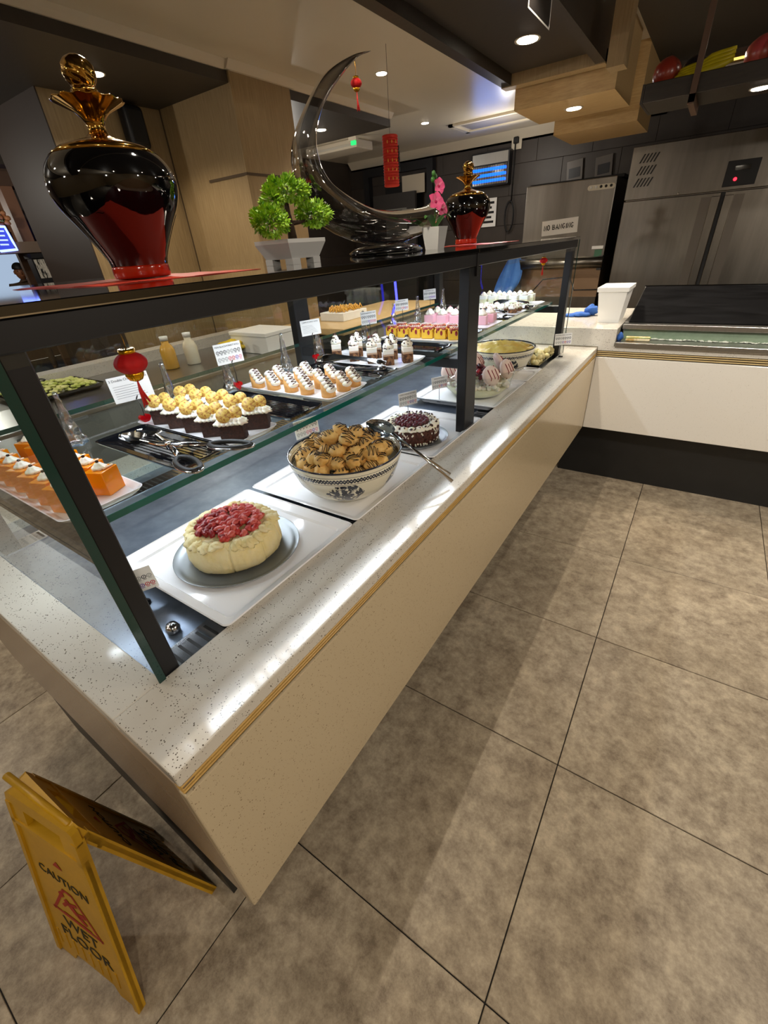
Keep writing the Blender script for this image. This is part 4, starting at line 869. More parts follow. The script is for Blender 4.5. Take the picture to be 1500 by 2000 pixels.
# cream puffs, each its own object with chocolate drizzle
m_puff = mat('choux_pastry', '#e0a64e', 0.55, n=(30, 0.8, '#f7d58c'), bump=(60, 0.5), sss=0.1, ssr=0.003)
pf = []
for v in range(5):
    b = MB().ball((0, 0, 0), 0.0225, 18, 12, (1.02, 0.98, 0.86), 0.30, 2.3, v * 3.1)
    co = [Vector(q) for q in b.v]
    def surf(x, y, co=co):
        best = max((q for q in co if (q.x - x) ** 2 + (q.y - y) ** 2 < 0.006 ** 2), key=lambda q: q.z, default=Vector((x, y, 0.012))); return best.z
    d = MB(); pts = []; nst = 4
    for k in range(nst * 8 + 1):
        u = k / (nst * 8); x = -0.018 + 0.036 * u; y = 0.019 * math.sin(u * nst * PI * 2 * 0.5 * 1.6 + v) ; lim = math.sqrt(max(0.0001, 0.021 ** 2 - x * x)); y = max(-lim, min(lim, y))
        pts.append((x, y, max(surf(x, y), 0.0005) + 0.0006))
    d.tube(pts, 0.00095, 5)
    pf.append((b.mesh('puff', m_puff), d.mesh('drizzle', m_chocs)))
rg = random.Random(11); spots = []
for (r, n, z, ph, w) in ((0.120, 18, 0.118, 0.0, 'along the rim'), (0.080, 12, 0.128, 0.3, 'in the inner ring'), (0.104, 15, 0.142, 0.22, 'in the upper ring'), (0.066, 10, 0.152, 0.1, 'in the upper inner ring'), (0.026, 4, 0.150, 0.5, 'at the heart'), (0.034, 4, 0.172, 0.9, 'on top')):
    for k in range(n): spots.append((r + rg.uniform(-.005, .004), ph + k * 2 * PI / n + rg.uniform(-.08, .08), z + rg.uniform(-.006, .007), w, k))
for i, (r, a, z, w, k) in enumerate(spots):
    if z > 0.11 and r > 0.08 and rg.random() < 0.12: continue
    s = rg.uniform(0.82, 1.02); pm_, dm = pf[i % 5]
    o = link('cream_puff', pm_, None, (BX + r * math.cos(a) * 0.96, BY + r * math.sin(a) * 0.96, bz + z - 0.012), (rg.uniform(-.5, .5), rg.uniform(-.5, .5), rg.uniform(0, 6.28)), s)
    tag(o, 'cream puff drizzled with chocolate, %s anticlockwise %s of the heap' % (ORD[k], w), 'pastry', 'cream puffs in the patterned bowl')
    link('chocolate_drizzle', dm, o)
# serving spoon leaning over the bowl's far rim
t = thing('serving_spoons', 'pair of steel serving tongs leaning over the puff bowl rim toward the aisle', 'tongs', (0, 0, 0))
A0 = Vector((-0.262, 0.842, 1.012)); 
for k, (E_, off) in enumerate(((Vector((-0.035, 0.900, 0.884)), 0.0), (Vector((-0.010, 0.862, 0.886)), 0.012))):
    mb = MB(); H = Vector((-0.185, 0.836 + off, 1.002)); mb.tube([H, H.lerp(E_, 0.5) + Vector((0, 0, 0.002)), E_], [0.003, 0.003, 0.005], 8, flat=0.4)
    q = bowlspoon(0.085, 0.024, 0.012, k == 0); dr = (A0 + Vector((0, off, 0)) - H); ang = math.atan2(dr.y, dr.x) + PI
    Rm_ = Matrix.Rotation(ang, 3, 'Z') @ Matrix.Rotation(0.25, 3, 'Y') @ Matrix.Rotation(0.5, 3, 'X'); mb.add([Rm_ @ Vector((v[0], v[1], v[2])) + H for v in q.v], q.f, True); mb.obj('tong_arm', m_tong, t)
# chocolate flake gateau
gx, gy = -0.300, 1.145; gz = round_plate(gx + 0.006, gy + 0.004, 0.118, 'round tin plate under the chocolate flake gateau')
t = thing('chocolate_gateau', 'round gateau with chocolate flake sides and whole cherries on cream', 'cake', (gx, gy, gz + 0.0003))
def gat(r, z, a, j):
    q = r + (0.0035 * noise.noise(Vector((math.cos(a) * 14, math.sin(a) * 14, z * 150))) if r > 0.06 else 0)
    for c in (0.1, -0.62, -1.3, 0.85, 1.7, 2.6, 3.5, 4.2):
        d = (a - c + PI) % (2 * PI) - PI; q -= 0.004 * math.exp(-(d / 0.02) ** 2) if r > 0.06 else 0
    return max(q, 0.0001), z
m_flake = mat('chocolate_flake_coat', '#3c1a10', 0.75, n=(55, 1, '#5b3020'), bump=(110, 1.0))
MB().lathe([(0.0001, 0), (0.088, 0), (0.091, 0.01), (0.091, 0.026), (0.091, 0.042), (0.088, 0.05), (0.07, 0.053), (0.0001, 0.053)], 220, fn=gat).obj('flake_body', m_flake, t)
mb = MB(); rg = random.Random(3)
for _ in range(420):
    a = rg.uniform(0, 6.28); z = rg.uniform(0.002, 0.048); mb.box(0.0915 * math.cos(a) - .0028, 0.0915 * math.cos(a) + .0028, 0.0915 * math.sin(a) - .0012, 0.0915 * math.sin(a) + .0012, z - .0008, z + .0008, rot=Matrix.Rotation(rg.uniform(0, 3), 4, Vector((rg.random(), rg.random(), rg.random())).normalized()))
mb.obj('chocolate_shaving', m_fleck, t, kind='stuff')
mb = MB()
for _ in range(160):
    a = rg.uniform(0, 6.28); z = rg.choice([rg.uniform(0.002, 0.01), rg.uniform(0.03, 0.05)]); mb.ball((0.0905 * math.cos(a), 0.0905 * math.sin(a), z), 0.003, 5, 4, (1, 1, 1.3), 0.4, 3, a)
mb.obj('cream_smear', m_cream, t, kind='stuff')
for k in range(18): link('cream_rosette', bpy.data.meshes.get('white_rosette') or MB().swirl((0, 0, 0), 0.0185, 0.014, 7, 4, 0.14, 26, 8).mesh('white_rosette', m_cream), t, (0.075 * math.cos(k * 2 * PI / 18), 0.075 * math.sin(k * 2 * PI / 18), 0.051), k)
mb = MB()
for _ in range(120):
    a = rg.uniform(0, 6.28); r = rg.uniform(0.058, 0.09); mb.box(r * math.cos(a) - .003, r * math.cos(a) + .003, r * math.sin(a) - .001, r * math.sin(a) + .001, 0.064 - (r > 0.08) * 0.006, 0.0655, rot=Matrix.Rotation(rg.uniform(0, 3), 4, Vector((rg.random(), rg.random(), 1)).normalized()))
mb.obj('chocolate_shaving', m_fleck, t, kind='stuff')
m_cher = mat('dark_cherry', '#4a0a18', 0.3, n=(30, 0.5, '#741a2c'), coat=0.3)
chm = MB().ball((0, 0, 0), 0.0092, 12, 9, (1, 1, 0.95), 0.06, 3, 1).mesh('cherry', m_cher); k = 0
for ring, n in ((0.0, 1), (0.017, 6), (0.034, 12), (0.050, 16)):
    for i in range(n): link('cherry', chm, t, (ring * math.cos(i * 2 * PI / n + ring * 30), ring * math.sin(i * 2 * PI / n + ring * 30), 0.060 + (0.008 if ring < 0.03 else 0.003 if ring < 0.045 else 0)), (i, i, i))
# glass trifle bowl
m_gbowl = pane('bowl_glass', (0.93, 0.96, 0.95, 1), 1.6, 0.02, 1.5)
tx, ty, tz = -0.30, 1.715, ZI + 0.0005
TB = [(0.0001, 0.002), (0.075, 0.002), (0.095, 0.008), (0.118, 0.034), (0.128, 0.068), (0.130, 0.080)]
tag(MB().lathe(TB, 64).obj('glass_bowl', m_gbowl, None, loc=(tx, ty, tz), scale=1.19), 'wide clear glass bowl of berry meringue trifle', 'bowl')
t = thing('berry_trifle', 'berry trifle of cream layers, meringue discs and dark berries inside the glass bowl', 'dessert', (tx, ty, tz)); t.scale = (1.19,) * 3
MB().lathe([(0.0001, 0.0035), (0.074, 0.0035), (0.093, 0.0092), (0.1135, 0.032), (0.0001, 0.034)], 48).obj('custard_layer', mat('pale_custard', '#e7e3b8', 0.5, n=(40, 0.5, '#f3efd4')), t)
mb = MB(); rg = random.Random(9)
for _ in range(130):
    a = rg.uniform(0, 6.28); r = 0.112 * math.sqrt(rg.random()); mb.ball((r * math.cos(a), r * math.sin(a), 0.042 + rg.uniform(-.006, .006)), 0.010, 7, 5, (1, 1, .8), 0.4, 3, a)
mb.obj('crushed_meringue', m_cream, t, kind='stuff')
m_mer = mat('pink_white_meringue', '#ecd5c8', 0.6, n=(14, 0.5, '#dcb8ac')); 
mm = MB().lathe([(0.0001, 0), (0.026, 0), (0.033, 0.004), (0.035, 0.012), (0.030, 0.019), (0.016, 0.023), (0.0001, 0.024)], 32).mesh('meringue', m_mer)
dm2 = MB()
for k in (-1, 0, 1): dm2.tube([(-0.033, k * 0.016 + 0.004, 0.010), (-0.014, k * 0.015 - 0.003, 0.0238), (0.012, k * 0.015 + 0.003, 0.0242), (0.032, k * 0.016 - 0.002, 0.011)], 0.0014, 5)
dm2 = dm2.mesh('drizzle', mat('raspberry_sauce', '#8c0c1c', 0.25))
for (x, y, z, rx, ry, rz) in ((-0.02, -0.085, 0.078, 0.3, 1.15, -0.5), (0.085, 0.035, 0.082, 0.1, 1.2, -0.1), (0.065, -0.055, 0.078, 0.0, 1.1, -0.5), (0.035, 0.085, 0.090, -0.3, 1.1, 0.3), (-0.075, 0.0, 0.082, 0.2, 1.1, -0.3), (-0.085, -0.06, 0.080, 0.2, 1.15, -0.6), (-0.04, 0.075, 0.088, 0.0, 1.15, 0.1)):
    o = link('meringue', mm, t, (x, y, z), (rx, ry, rz)); link('raspberry_drizzle', dm2, o)
bm_ = [MB().ball((0, 0, 0), 0.0068, 8, 6, (1, 1, 1), 0.12, 4, k).mesh('berry', mat('berry_' + c[1:], c, 0.3, coat=0.3)) for k, c in enumerate(('#8c1020', '#3a0612', '#a8182c', '#5a0c20'))]
for k in range(150):
    a = rg.uniform(0, 6.28); r = 0.075 * rg.random() ** 0.6; link('berry', bm_[k % 4], t, (r * math.cos(a), r * math.sin(a), 0.066 + 0.030 * (1 - r / 0.08) + rg.uniform(-.004, .006)), (k, k, k))
def ladle(p0, p1, head, label):
    t = thing('serving_spoon', label, 'spoon', (0, 0, 0)); p0, p1 = Vector(p0), Vector(p1)
    MB().tube([p0, p0.lerp(p1, .5), p1], [0.0028, 0.003, 0.0055], 8, flat=0.4).obj('handle', m_tong, t)
    q = bowlspoon(0.06, 0.02, 0.012); d = p0 - p1; ang = math.atan2(d.y, d.x) + PI; R = Matrix.Rotation(ang, 3, 'Z') @ Matrix.Rotation(head, 3, 'Y'); MB().add([R @ Vector(v) + p0 for v in q.v], q.f, True).obj('spoon_head', m_tong, t)
ladle((-0.24, 1.75, 0.925), (-0.16, 1.93, 0.93), 0.2, 'steel spoon leaning out of the glass trifle bowl')
# far patterned bowl with custard pudding
fx, fy = -0.325, 2.055; bowl((fx, fy, bz), 'patterned porcelain bowl filled with yellow custard pudding', 1.0, 1.28)
t = thing('custard_pudding', 'lumpy yellow custard pudding filling the far patterned bowl', 'dessert', (fx, fy, bz)); t.scale = (1.28,) * 3
def cust(r, z, a, j): return r, z + (0.010 * noise.noise(Vector((r * 40 * math.cos(a), r * 40 * math.sin(a), 2))) + 0.005 * noise.noise(Vector((r * 120 * math.cos(a), r * 120 * math.sin(a), 2))))
MB().lathe([(0.0001, 0.112)] + [(0.119 * k / 18, 0.112 - 0.020 * (k / 18) ** 2) for k in range(1, 19)][:18], 64, fn=cust).obj('custard', mat('yellow_custard', '#e6cf70', 0.4, n=(25, 1, '#d8b25c'), bump=(50, 0.4), width=0.14), t)
t.children[0].rotation_euler = (0, 0, 0)
ladle((-0.20, 1.985, 0.90), (-0.145, 2.085, 0.885), 0.3, 'steel spoon lying beside the far patterned bowl')
# yellow crumble dessert on a black pan
t = thing('black_pan', 'shallow black pan holding the yellow crumble dessert at the far end', 'pan', (-0.33, 2.36, ZD))
MB().box(-0.16, 0.16, -0.165, 0.165, 0, 0.012, 0.002, seg=1).obj('pan_base', m_blackpl, t)
for b in ((-0.16, 0.16, -0.165, -0.158), (-0.16, 0.16, 0.158, 0.165), (-0.16, -0.153, -0.158, 0.158), (0.153, 0.16, -0.158, 0.158)): MB().box(*b, 0.0121, 0.036).obj('pan_rim', m_blackpl, t)
t = thing('yellow_crumble', 'yellow crumble dessert in lumpy rows on the black pan', 'dessert', (-0.33, 2.36, ZD + 0.0122))
lm = [MB().ball((0, 0, 0), 0.0155, 9, 7, (1, 1, 0.9), 0.45, 3.2, k).mesh('crumble_lump', mat('yellow_crumb', '#f2e7b4', 0.6, n=(30, 0.6, '#e2cb7c')) if 'yellow_crumb' not in bpy.data.materials else bpy.data.materials['yellow_crumb']) for k in range(4)]
for row, x0 in enumerate((-0.105, 0.0, 0.105)):
    for k in range(30):
        link('crumble_lump', lm[k % 4], t, (x0 + rg.uniform(-.034, .034), -0.135 + 0.27 * (k // 2) / 14 + rg.uniform(-.01, .01), 0.020 + 0.018 * (k % 2) + rg.uniform(-.004, .008)), (k, k * 2, k * 3))
for x in (-0.052, 0.052): MB().box(x - 0.001, x + 0.001, -0.155, 0.155, 0, 0.05).obj('divider', m_tong, t)
# cards on the deck
def deck_card(x, y, z0, H, w, h, rz, title, label, sd):
    t = thing('card_clip', 'wire clip of the ' + label.replace('white ', ''), 'card stand', (x, y, z0), 0, 'wire card clips'); MB().lathe([(0.0001, 0), (0.012, 0), (0.012, 0.004), (0.0001, 0.005)], 18).obj('clip_base', m_blackpl, t); MB().tube([(0, 0, 0.004), (0, 0, H + 0.01)], 0.0012, 6).obj('wire', bpy.data.materials['dark_wire'], t)
    price_card((x + 0.002, y, z0 + H), w, h, rz, 0.05, title, label, sd, True, False, h * 0.12)
deck_card(-0.385, 0.180, ZD + 0.0, 0.032, 0.075, 0.055, -0.5, '', 'white allergen card at the near post beside the pavlova', 21)
deck_card(-0.455, 0.795, ZI, 0.112, 0.078, 0.055, -0.35, 'PROFITEROLES WITH CHOCOLATE', 'white allergen card headed profiteroles with chocolate behind the puff bowl', 22)
deck_card(-0.385, 1.262, ZI, 0.072, 0.074, 0.05, -0.6, 'CHOC FUDGE GATEAU', 'white allergen card headed choc fudge gateau', 23)
deck_card(-0.40, 1.545, ZI, 0.055, 0.070, 0.05, -0.7, 'PAVLOVA TRIFLE', 'white allergen card half hidden behind the middle post', 24)
deck_card(-0.470, 2.02, ZI, 0.085, 0.075, 0.05, -0.8, 'BANANA CUSTARD', 'white allergen card behind the far custard bowl', 25)
deck_card(-0.132, 2.46, ZT + 0.0002, 0.062, 0.085, 0.058, -1.15, 'BANANA AND CUSTARD', 'white allergen card at the far end of the display case', 26)

# ================================================================== WET FLOOR SIGN
m_yel_pl = mat('yellow_plastic', '#cf9f18', 0.42, n=(9, 0.6, '#a87f10'), bump=(200, 0.1)); m_sred = mat('sign_red', '#a8281c', 0.6); m_sblk = mat('sign_black', '#2a2208', 0.6)
t = thing('wet_floor_sign', 'yellow folding caution wet floor sign standing by the counter end', 'sign', (-0.42, -0.135, 0))
O = Vector((-0.42, -0.135, 0))
def panel(b0, b1, t0, t1, name, flip):
    """trapezoid board between bottom points and top points with a hand slot; local frame u (width), v (up), n (out)"""
    b0, b1, t0, t1 = map(Vector, (b0, b1, t0, t1)); org = (b0 + b1) / 2 - O; u = (b1 - b0).normalized(); v = ((t0 + t1) / 2 - (b0 + b1) / 2); H = v.length; v.normalize(); v = (v - u * v.dot(u)).normalized(); n = u.cross(v); wb = (b1 - b0).length; wt_ = (t1 - t0).length
    th = 0.011
    def wd(s): return (wb + (wt_ - wb) * s) / 2
    mb = MB()
    def slab(poly, d0, d1):
        k = len(poly); vs = [org + u * a + v * b + n * d for d in (d0, d1) for a, b in poly]
        mb.add(vs, [tuple(range(k))[::-1], tuple(range(k, 2 * k))] + [(i, (i + 1) % k, k + (i + 1) % k, k + i) for i in range(k)])
    s1, s2 = 0.86, 0.945
    slab([(-wd(0), 0), (-wd(0) * .55, 0), (-wd(0) * .45, 0.03), (wd(0) * .45, 0.03), (wd(0) * .55, 0), (wd(0), 0), (wd(s1), H * s1), (-wd(s1), H * s1)], -th * .35, th * .35)
    slab([(-wd(s1), H * s1), (-wd(s1) * .52, H * s1), (-wd(s2) * .52, H * s2), (-wd(s2), H * s2)], -th * .5, th * .5); slab([(wd(s1) * .52, H * s1), (wd(s1), H * s1), (wd(s2), H * s2), (wd(s2) * .52, H * s2)], -th * .5, th * .5)
    slab([(-wd(s2), H * s2), (wd(s2), H * s2), (wd(1) * .96, H * .99), (wd(1) * .86, H), (-wd(1) * .86, H), (-wd(1) * .96, H * .99)], -th * .6, th * .6)
    for sg in (-1, 1): slab([(sg * wd(0), 0), (sg * (wd(0) - 0.014), 0), (sg * (wd(.95) - 0.014), H * .95), (sg * wd(.95), H * .95)][::sg], -th * 0.9, th * 0.75)
    slab([(-wd(.84), H * .84), (wd(.84), H * .84), (wd(.862), H * .862), (-wd(.862), H * .862)], -th * .8, th * .75)
    for k in range(9): slab([(-wd(0) * .8 + k * wd(0) * .2, 0.045), (-wd(0) * .8 + k * wd(0) * .2 + 0.006, 0.045), (-wd(0) * .8 + k * wd(0) * .2 + 0.006, 0.10), (-wd(0) * .8 + k * wd(0) * .2, 0.10)], th * .35, th * .5)
    o = mb.obj(name, m_yel_pl, t)
    # print: caution, red hazard outline with a falling figure, wet floor
    Rt = Matrix((u, v, n)).transposed().to_euler(); d = th * .42
    def P(a, b, e=0): return org + u * a + v * b + n * (d + e)
    text('lettering', 'CAUTION', 0.036, m_sblk, o, P(0, H * .62), Rt); text('lettering', 'WET', 0.052, m_sblk, o, P(0, H * .305), Rt, sx=1.05); text('lettering', 'FLOOR', 0.052, m_sblk, o, P(0, H * .215), Rt, sx=1.05)
    tri = MB(); c0 = H * .46
    def quad(pts): tri.add([P(a, b) for a, b in pts], [tuple(range(len(pts)))])
    R_, w_ = 0.085, 0.008
    A = [(-R_, c0 - 0.055), (R_, c0 - 0.055), (0.016, c0 + 0.058), (-0.016, c0 + 0.058)]
    for i in range(4):
        p, q = Vector(A[i]), Vector(A[(i + 1) % 4]); dd = (q - p).normalized(); nn = Vector((-dd.y, dd.x)) * w_; quad([tuple(p), tuple(q), tuple(q + nn), tuple(p + nn)])
    fg = MB()
    def quad2(pts): fg.add([P(a, b, 0.0002) for a, b in pts], [tuple(range(len(pts)))])
    for a, b, wv in (((-0.02, 0.022), (0.012, -0.01), 0.009), ((0.012, -0.01), (0.04, 0.004), 0.007), ((0.012, -0.01), (0.038, -0.028), 0.007), ((-0.012, 0.016), (-0.035, -0.01), 0.005), ((-0.008, 0.012), (0.02, 0.026), 0.005), ((-0.045, -0.042), (0.05, -0.042), 0.004)):
        p, q = Vector(a) + Vector((0, c0 - 0.004)), Vector(b) + Vector((0, c0 - 0.004)); dd = (q - p).normalized(); nn = Vector((-dd.y, dd.x)) * wv; quad2([tuple(p - nn), tuple(q - nn), tuple(q + nn), tuple(p + nn)])
    tri.obj('hazard_outline', m_sred, o)
    hd = (-0.028, c0 + 0.030); quad2([(hd[0] + 0.009 * math.cos(k * PI / 6), hd[1] + 0.009 * math.sin(k * PI / 6)) for k in range(12)])
    wm = MB(); wm.add([P(a, b, 0.0002) for a, b in [(-0.016, H * .70), (0.016, H * .70), (0.0, H * .735)]], [(0, 1, 2)]); wm.obj('warning_mark', m_sred, o)
    fg.obj('falling_figure', m_sred, o)
panel((-0.520, -0.292, 0.0), (-0.234, -0.240, 0.0), (-0.535, -0.160, 0.555), (-0.321, -0.130, 0.555), 'front_board', False)
panel((-0.270, -0.012, 0.0), (-0.556, -0.028, 0.0), (-0.318, -0.112, 0.555), (-0.532, -0.142, 0.555), 'back_board', True)
MB().tube([(-0.535 - O.x, -0.150 - O.y, 0.552), (-0.321 - O.x, -0.120 - O.y, 0.552)], 0.0075, 10).obj('hinge_bar', m_yel_pl, t)

# ================================================================== BACK AREA, RIGHT
# upright refrigerator
t = thing('refrigerator', 'large stainless double-door refrigerator with vented top panel', 'refrigerator', (0, 5.05, 0)); X0, X1 = -0.36, 1.10
MB().box(X0 + 0.01, X1, 0.03, 0.8, 0.12, 2.0).obj('cabinet', m_fridge, t)
MB().box(X0, X1, 0, 0.03, 1.632, 2.0, 0.004).obj('top_panel', m_fridge, t)
for (a, b) in ((X0, 0.355), (0.385, X1)):
    d = MB().box(a, b, 0.0, 0.03, 0.16, 1.625, 0.006).obj('door', m_fridge, t); e = b if a < 0 else a; s = -1 if a < 0 else 1
    MB().box(min(e, e + s * 0.06), max(e, e + s * 0.06), -0.014, 0.0, 0.3, 1.60, 0.004).obj('door_handle', m_fridge, d)
    MB().box(min(e + s * 0.064, e + s * 0.13), max(e + s * 0.064, e + s * 0.13), -0.0012, 0.0, 0.3, 1.60).obj('handle_recess', mat('recess_steel', '#6a635b', 0.4, 0.9) if 'recess_steel' not in bpy.data.materials else bpy.data.materials['recess_steel'], d)
MB().box(0.357, 0.383, 0.006, 0.03, 0.16, 1.625).obj('door_gap', m_dark, t)
mb_ = MB(); mb_.prism([(-0.012, -0.03), (0.0, -0.03), (0.03, 0.03), (0.018, 0.03)], 1, -0.0016, 0.0); sl = mb_.mesh('vent_slot', m_dark)
for r in range(3):
    for k in range(5): link('vent_slot', sl, t, (-0.285 + k * 0.026 - r * 0.006, 0, 1.915 - r * 0.082))
MB().box(0.345, 0.555, -0.004, 0.0, 1.655, 1.82, 0.003).obj('control_panel', m_dark, t); MB().box(0.40, 0.50, -0.006, -0.004, 1.755, 1.785, 0.001).obj('control_grip', m_blackpl, t)
MB().lathe([(0.0001, 0), (0.012, 0), (0.012, 0.004), (0.0001, 0.004)], 14).obj('red_light', emis('red_indicator', '#ff2030', 3.0), t, loc=(0.42, -0.004, 1.70), rot=(PI / 2, 0, 0))
MB().lathe([(0.0001, 0), (0.008, 0), (0.006, 0.004), (0.0001, 0.004)], 12).obj('lock', m_chrome, t, loc=(0.05, 0, 1.645), rot=(PI / 2, 0, 0))
mb = MB()
for x in (X0 + 0.06, X1 - 0.06):
    for y in (0.08, 0.72): mb.lathe([(0.025, 0), (0.025, 0.12)], 12, (x, y, 0))
mb.obj('foot', m_black, t)
# hood dishwasher
t = thing('hood_dishwasher', 'stainless pass-through hood dishwasher with a white paper note on its hood', 'dishwasher', (0, 5.05, 0)); a, b = -1.25, -0.448
MB().box(a, b, 0, 0.7, 1.20, 1.825, 0.006).obj('hood', m_fridge, t); MB().box(a + 0.01, b - 0.01, 0.02, 0.7, 0.10, 0.86).obj('base_cabinet', m_fridge, t)
[MB().lathe([(0.025, 0), (0.025, 0.101)], 10, (x_, y_, 0)).obj('foot', m_black, t) for x_ in (a + .08, b - .08) for y_ in (.1, .6)]; MB().box(a + 0.015, b - 0.015, 0.06, 0.7, 0.861, 1.1995).obj('chamber', mat('warm_steel', '#a58a70', 0.35, 0.9), t)
MB().box(a - 0.03, b + 0.02, 0.2, 0.72, 1.826, 1.85).obj('dark_top', m_dark, t)
MB().tube([(a - 0.03, -0.05, 1.172), (b + 0.01, -0.05, 1.166)], 0.048, 16).obj('handle_bar', m_fridge, t)
for x in (a + 0.005, b - 0.015): MB().box(x - 0.02, x + 0.02, -0.06, 0.06, 1.10, 1.22, 0.004).obj('handle_arm', m_black, t)
mb = MB(); mb.tube([(-1.10, -0.03, 0.90), (-0.98, -0.05, 1.03), (-0.72, -0.05, 1.05), (-0.66, -0.05, 0.93), (-0.44, -0.03, 0.93)], 0.006, 6); mb.obj('black_cable', m_dark, t)
MB().prism([(-0.665 + 0.02 * math.cos(q) - 0.0, 1.755 + 0.02 * math.sin(q)) for q in [PI / 2 + k * PI / 8 for k in range(9)]] + [(-0.475 + 0.02 * math.cos(q), 1.755 + 0.02 * math.sin(q)) for q in [-PI / 2 + k * PI / 8 for k in range(9)]], 1, -0.003, 0.0).obj('control_strip', mat('pale_strip', '#cfc9b8', 0.4), t)
for k in range(5): MB().lathe([(0.0001, 0), (0.011, 0), (0.011, 0.003), (0.0001, 0.003)], 12).obj('button', m_dark if k > 1 else m_whitem, t, loc=(-0.655 + k * 0.042, -0.003, 1.758), rot=(PI / 2, 0, 0))
MB().box(-0.565, -0.465, -0.002, 0, 1.275, 1.30).obj('white_tag', m_paper, t); MB().box(-0.535, -0.47, -0.002, 0, 1.20, 1.268).obj('green_tag', mat('green_tag', '#3f6b52', 0.6), t)
# the note: hand lettering
o = MB().box(-0.168, 0.168, -0.002, 0, -0.062, 0.062).obj('paper_note', m_paper, None, loc=(-0.892, 5.0478, 1.478), rot=(0, -0.05, 0)); tag(o, 'white paper note hand-lettered NO BANGING stuck on the dishwasher hood', 'note')
def stroke(mb, pts, r=0.0038): mb.tube([(p[0], -0.003, p[1]) for p in pts], r, 5)
G = {'N': [[(0, 0), (0, 1), (.7, 0), (.7, 1)]], 'O': [[(.35 + .35 * math.cos(k * PI / 6), .5 + .5 * math.sin(k * PI / 6)) for k in range(13)]], 'B': [[(0, 0), (0, 1), (.5, .9), (.5, .6), (0, .5), (.6, .4), (.6, .1), (0, 0)]],
     'A': [[(0, 0), (.35, 1), (.7, 0)], [(.15, .4), (.55, .4)]], 'G': [[(.7, .85), (.35, 1), (0, .6), (.1, .15), (.5, 0), (.7, .4), (.4, .4)]], 'I': [[(.2, 0), (.2, 1)]]}
mb = MB(); x = -0.145
for ch in 'NO BANGING':
    if ch == ' ': mb.obj('hand_lettering', m_ink, o); mb = MB(); x += 0.020; continue
    for st in G[ch]: stroke(mb, [(x + q[0] * 0.030, -0.018 + q[1] * 0.040 + 0.002 * math.sin(x * 90)) for q in st])
    x += 0.0305 if ch != 'I' else 0.016
mb.obj('hand_lettering', m_ink, o)
# blue cloths and white tub
def rag(loc, pts, label, rz=0):
    o = MB(); 
    for (c, r, s, sd) in pts: o.ball(c, r, 16, 12, s, 0.45, 1.9, sd)
    return tag(o.obj('blue_cloth', m_blue, None, loc=loc, rot=rz), label, 'cloth')
# hanging towel: a folded draped sheet
mb = MB(); K, J = 14, 10; vs = []
for i in range(K + 1):
    u = i / K
    for j in range(J + 1):
        s = j / J * 2 - 1; w = 0.055 + 0.06 * math.sin(min(1, u * 1.6) * PI / 2) - 0.05 * max(0, u - .75) * 2
        vs.append((s * w + 0.05 - 0.09 * u + 0.01 * math.sin(s * 6 + u * 4), -0.056 - 0.022 * math.cos(s * 7 + 1.2) * min(1, 0.35 + u), 0.05 - 0.40 * u + 0.03 * s * u - (0.05 * s * s * (1 - u))))
mb.add(vs, [(i * (J + 1) + j, (i + 1) * (J + 1) + j, (i + 1) * (J + 1) + j + 1, i * (J + 1) + j + 1) for i in range(K) for j in range(J)], True)
vs2 = [(x, y + 0.03 + 0.03 * (1 - abs(z)), z) for x, y, z in vs]; mb.add(vs2, [(i * (J + 1) + j, i * (J + 1) + j + 1, (i + 1) * (J + 1) + j + 1, (i + 1) * (J + 1) + j) for i in range(K) for j in range(J)], True)
tag(mb.obj('blue_towel', mat('sky_blue_cloth', '#4f86d8', 0.85, n=(20, 0.5, '#3d70c0')), None, loc=(-1.33, 4.985, 1.235)), 'light blue towel hanging on the left end of the dishwasher handle', 'towel')
rag((-0.20, 3.16, 0.9602), [((0, 0, 0.012), 0.05, (1.2, 0.9, 0.30), 1), ((0.05, 0.05, 0.03), 0.042, (0.9, 1, 0.75), 2), ((-0.06, -0.02, 0.008), 0.035, (1.4, 0.8, 0.28), 3)], 'crumpled dark blue cloth lying beside the white tub')
t = thing('white_tub', 'white plastic tub with flared rim standing on the far worktop', 'tub', (0.0, 3.04, 0.9604)); mb = MB(); vs = []
for w, d, z in ((0.112, 0.19, 0), (0.150, 0.25, 0.165), (0.164, 0.266, 0.167), (0.166, 0.268, 0.188), (0.156, 0.258, 0.188), (0.148, 0.248, 0.17), (0.11, 0.186, 0.006)): vs += sqr(0, 0, w, d, z)
mb.add(vs, [(3, 2, 1, 0)] + [(4 * i + k, 4 * i + (k + 1) % 4, 4 * i + 4 + (k + 1) % 4, 4 * i + 4 + k) for i in range(6) for k in range(4)] + [(24, 25, 26, 27)]); mb.obj('tub_shell', m_whitem, t)
# cold well with a black sloping lid
t = thing('cold_well', 'steel cold well with green glass front and black sloping lid on the white counter', 'cold counter', (0, 0, 0)); Z0 = 0.8644
MB().box(0.088, 2.4, 2.735, 3.45, Z0 + 0.003, 0.893, 0.003).obj('ledge', m_steel, t)
MB().box(0.105, 2.4, 2.86, 2.872, 0.8935, 0.945).obj('glass_front', mat('green_frosted_glass', '#869a83', 0.25, n=(25, 0.5, '#9db09a')), t)
MB().box(0.098, 2.4, 2.835, 2.89, 0.9455, 0.972, 0.003).obj('front_rail', m_steel, t); MB().box(0.098, 0.115, 2.89, 3.45, 0.8935, 0.98).obj('side_rail', m_steel, t)
m_lid = mat('scratched_black_lid', '#0c0c0d', 0.22, n=(5, 0.5, '#232325', (1, 4, 1)), bump=(30, 0.05))
MB().prism([(2.90, 0.975), (3.40, 1.105), (3.405, 1.098), (2.905, 0.968)], 0, 0.118, 2.4).obj('lid', m_lid, t)
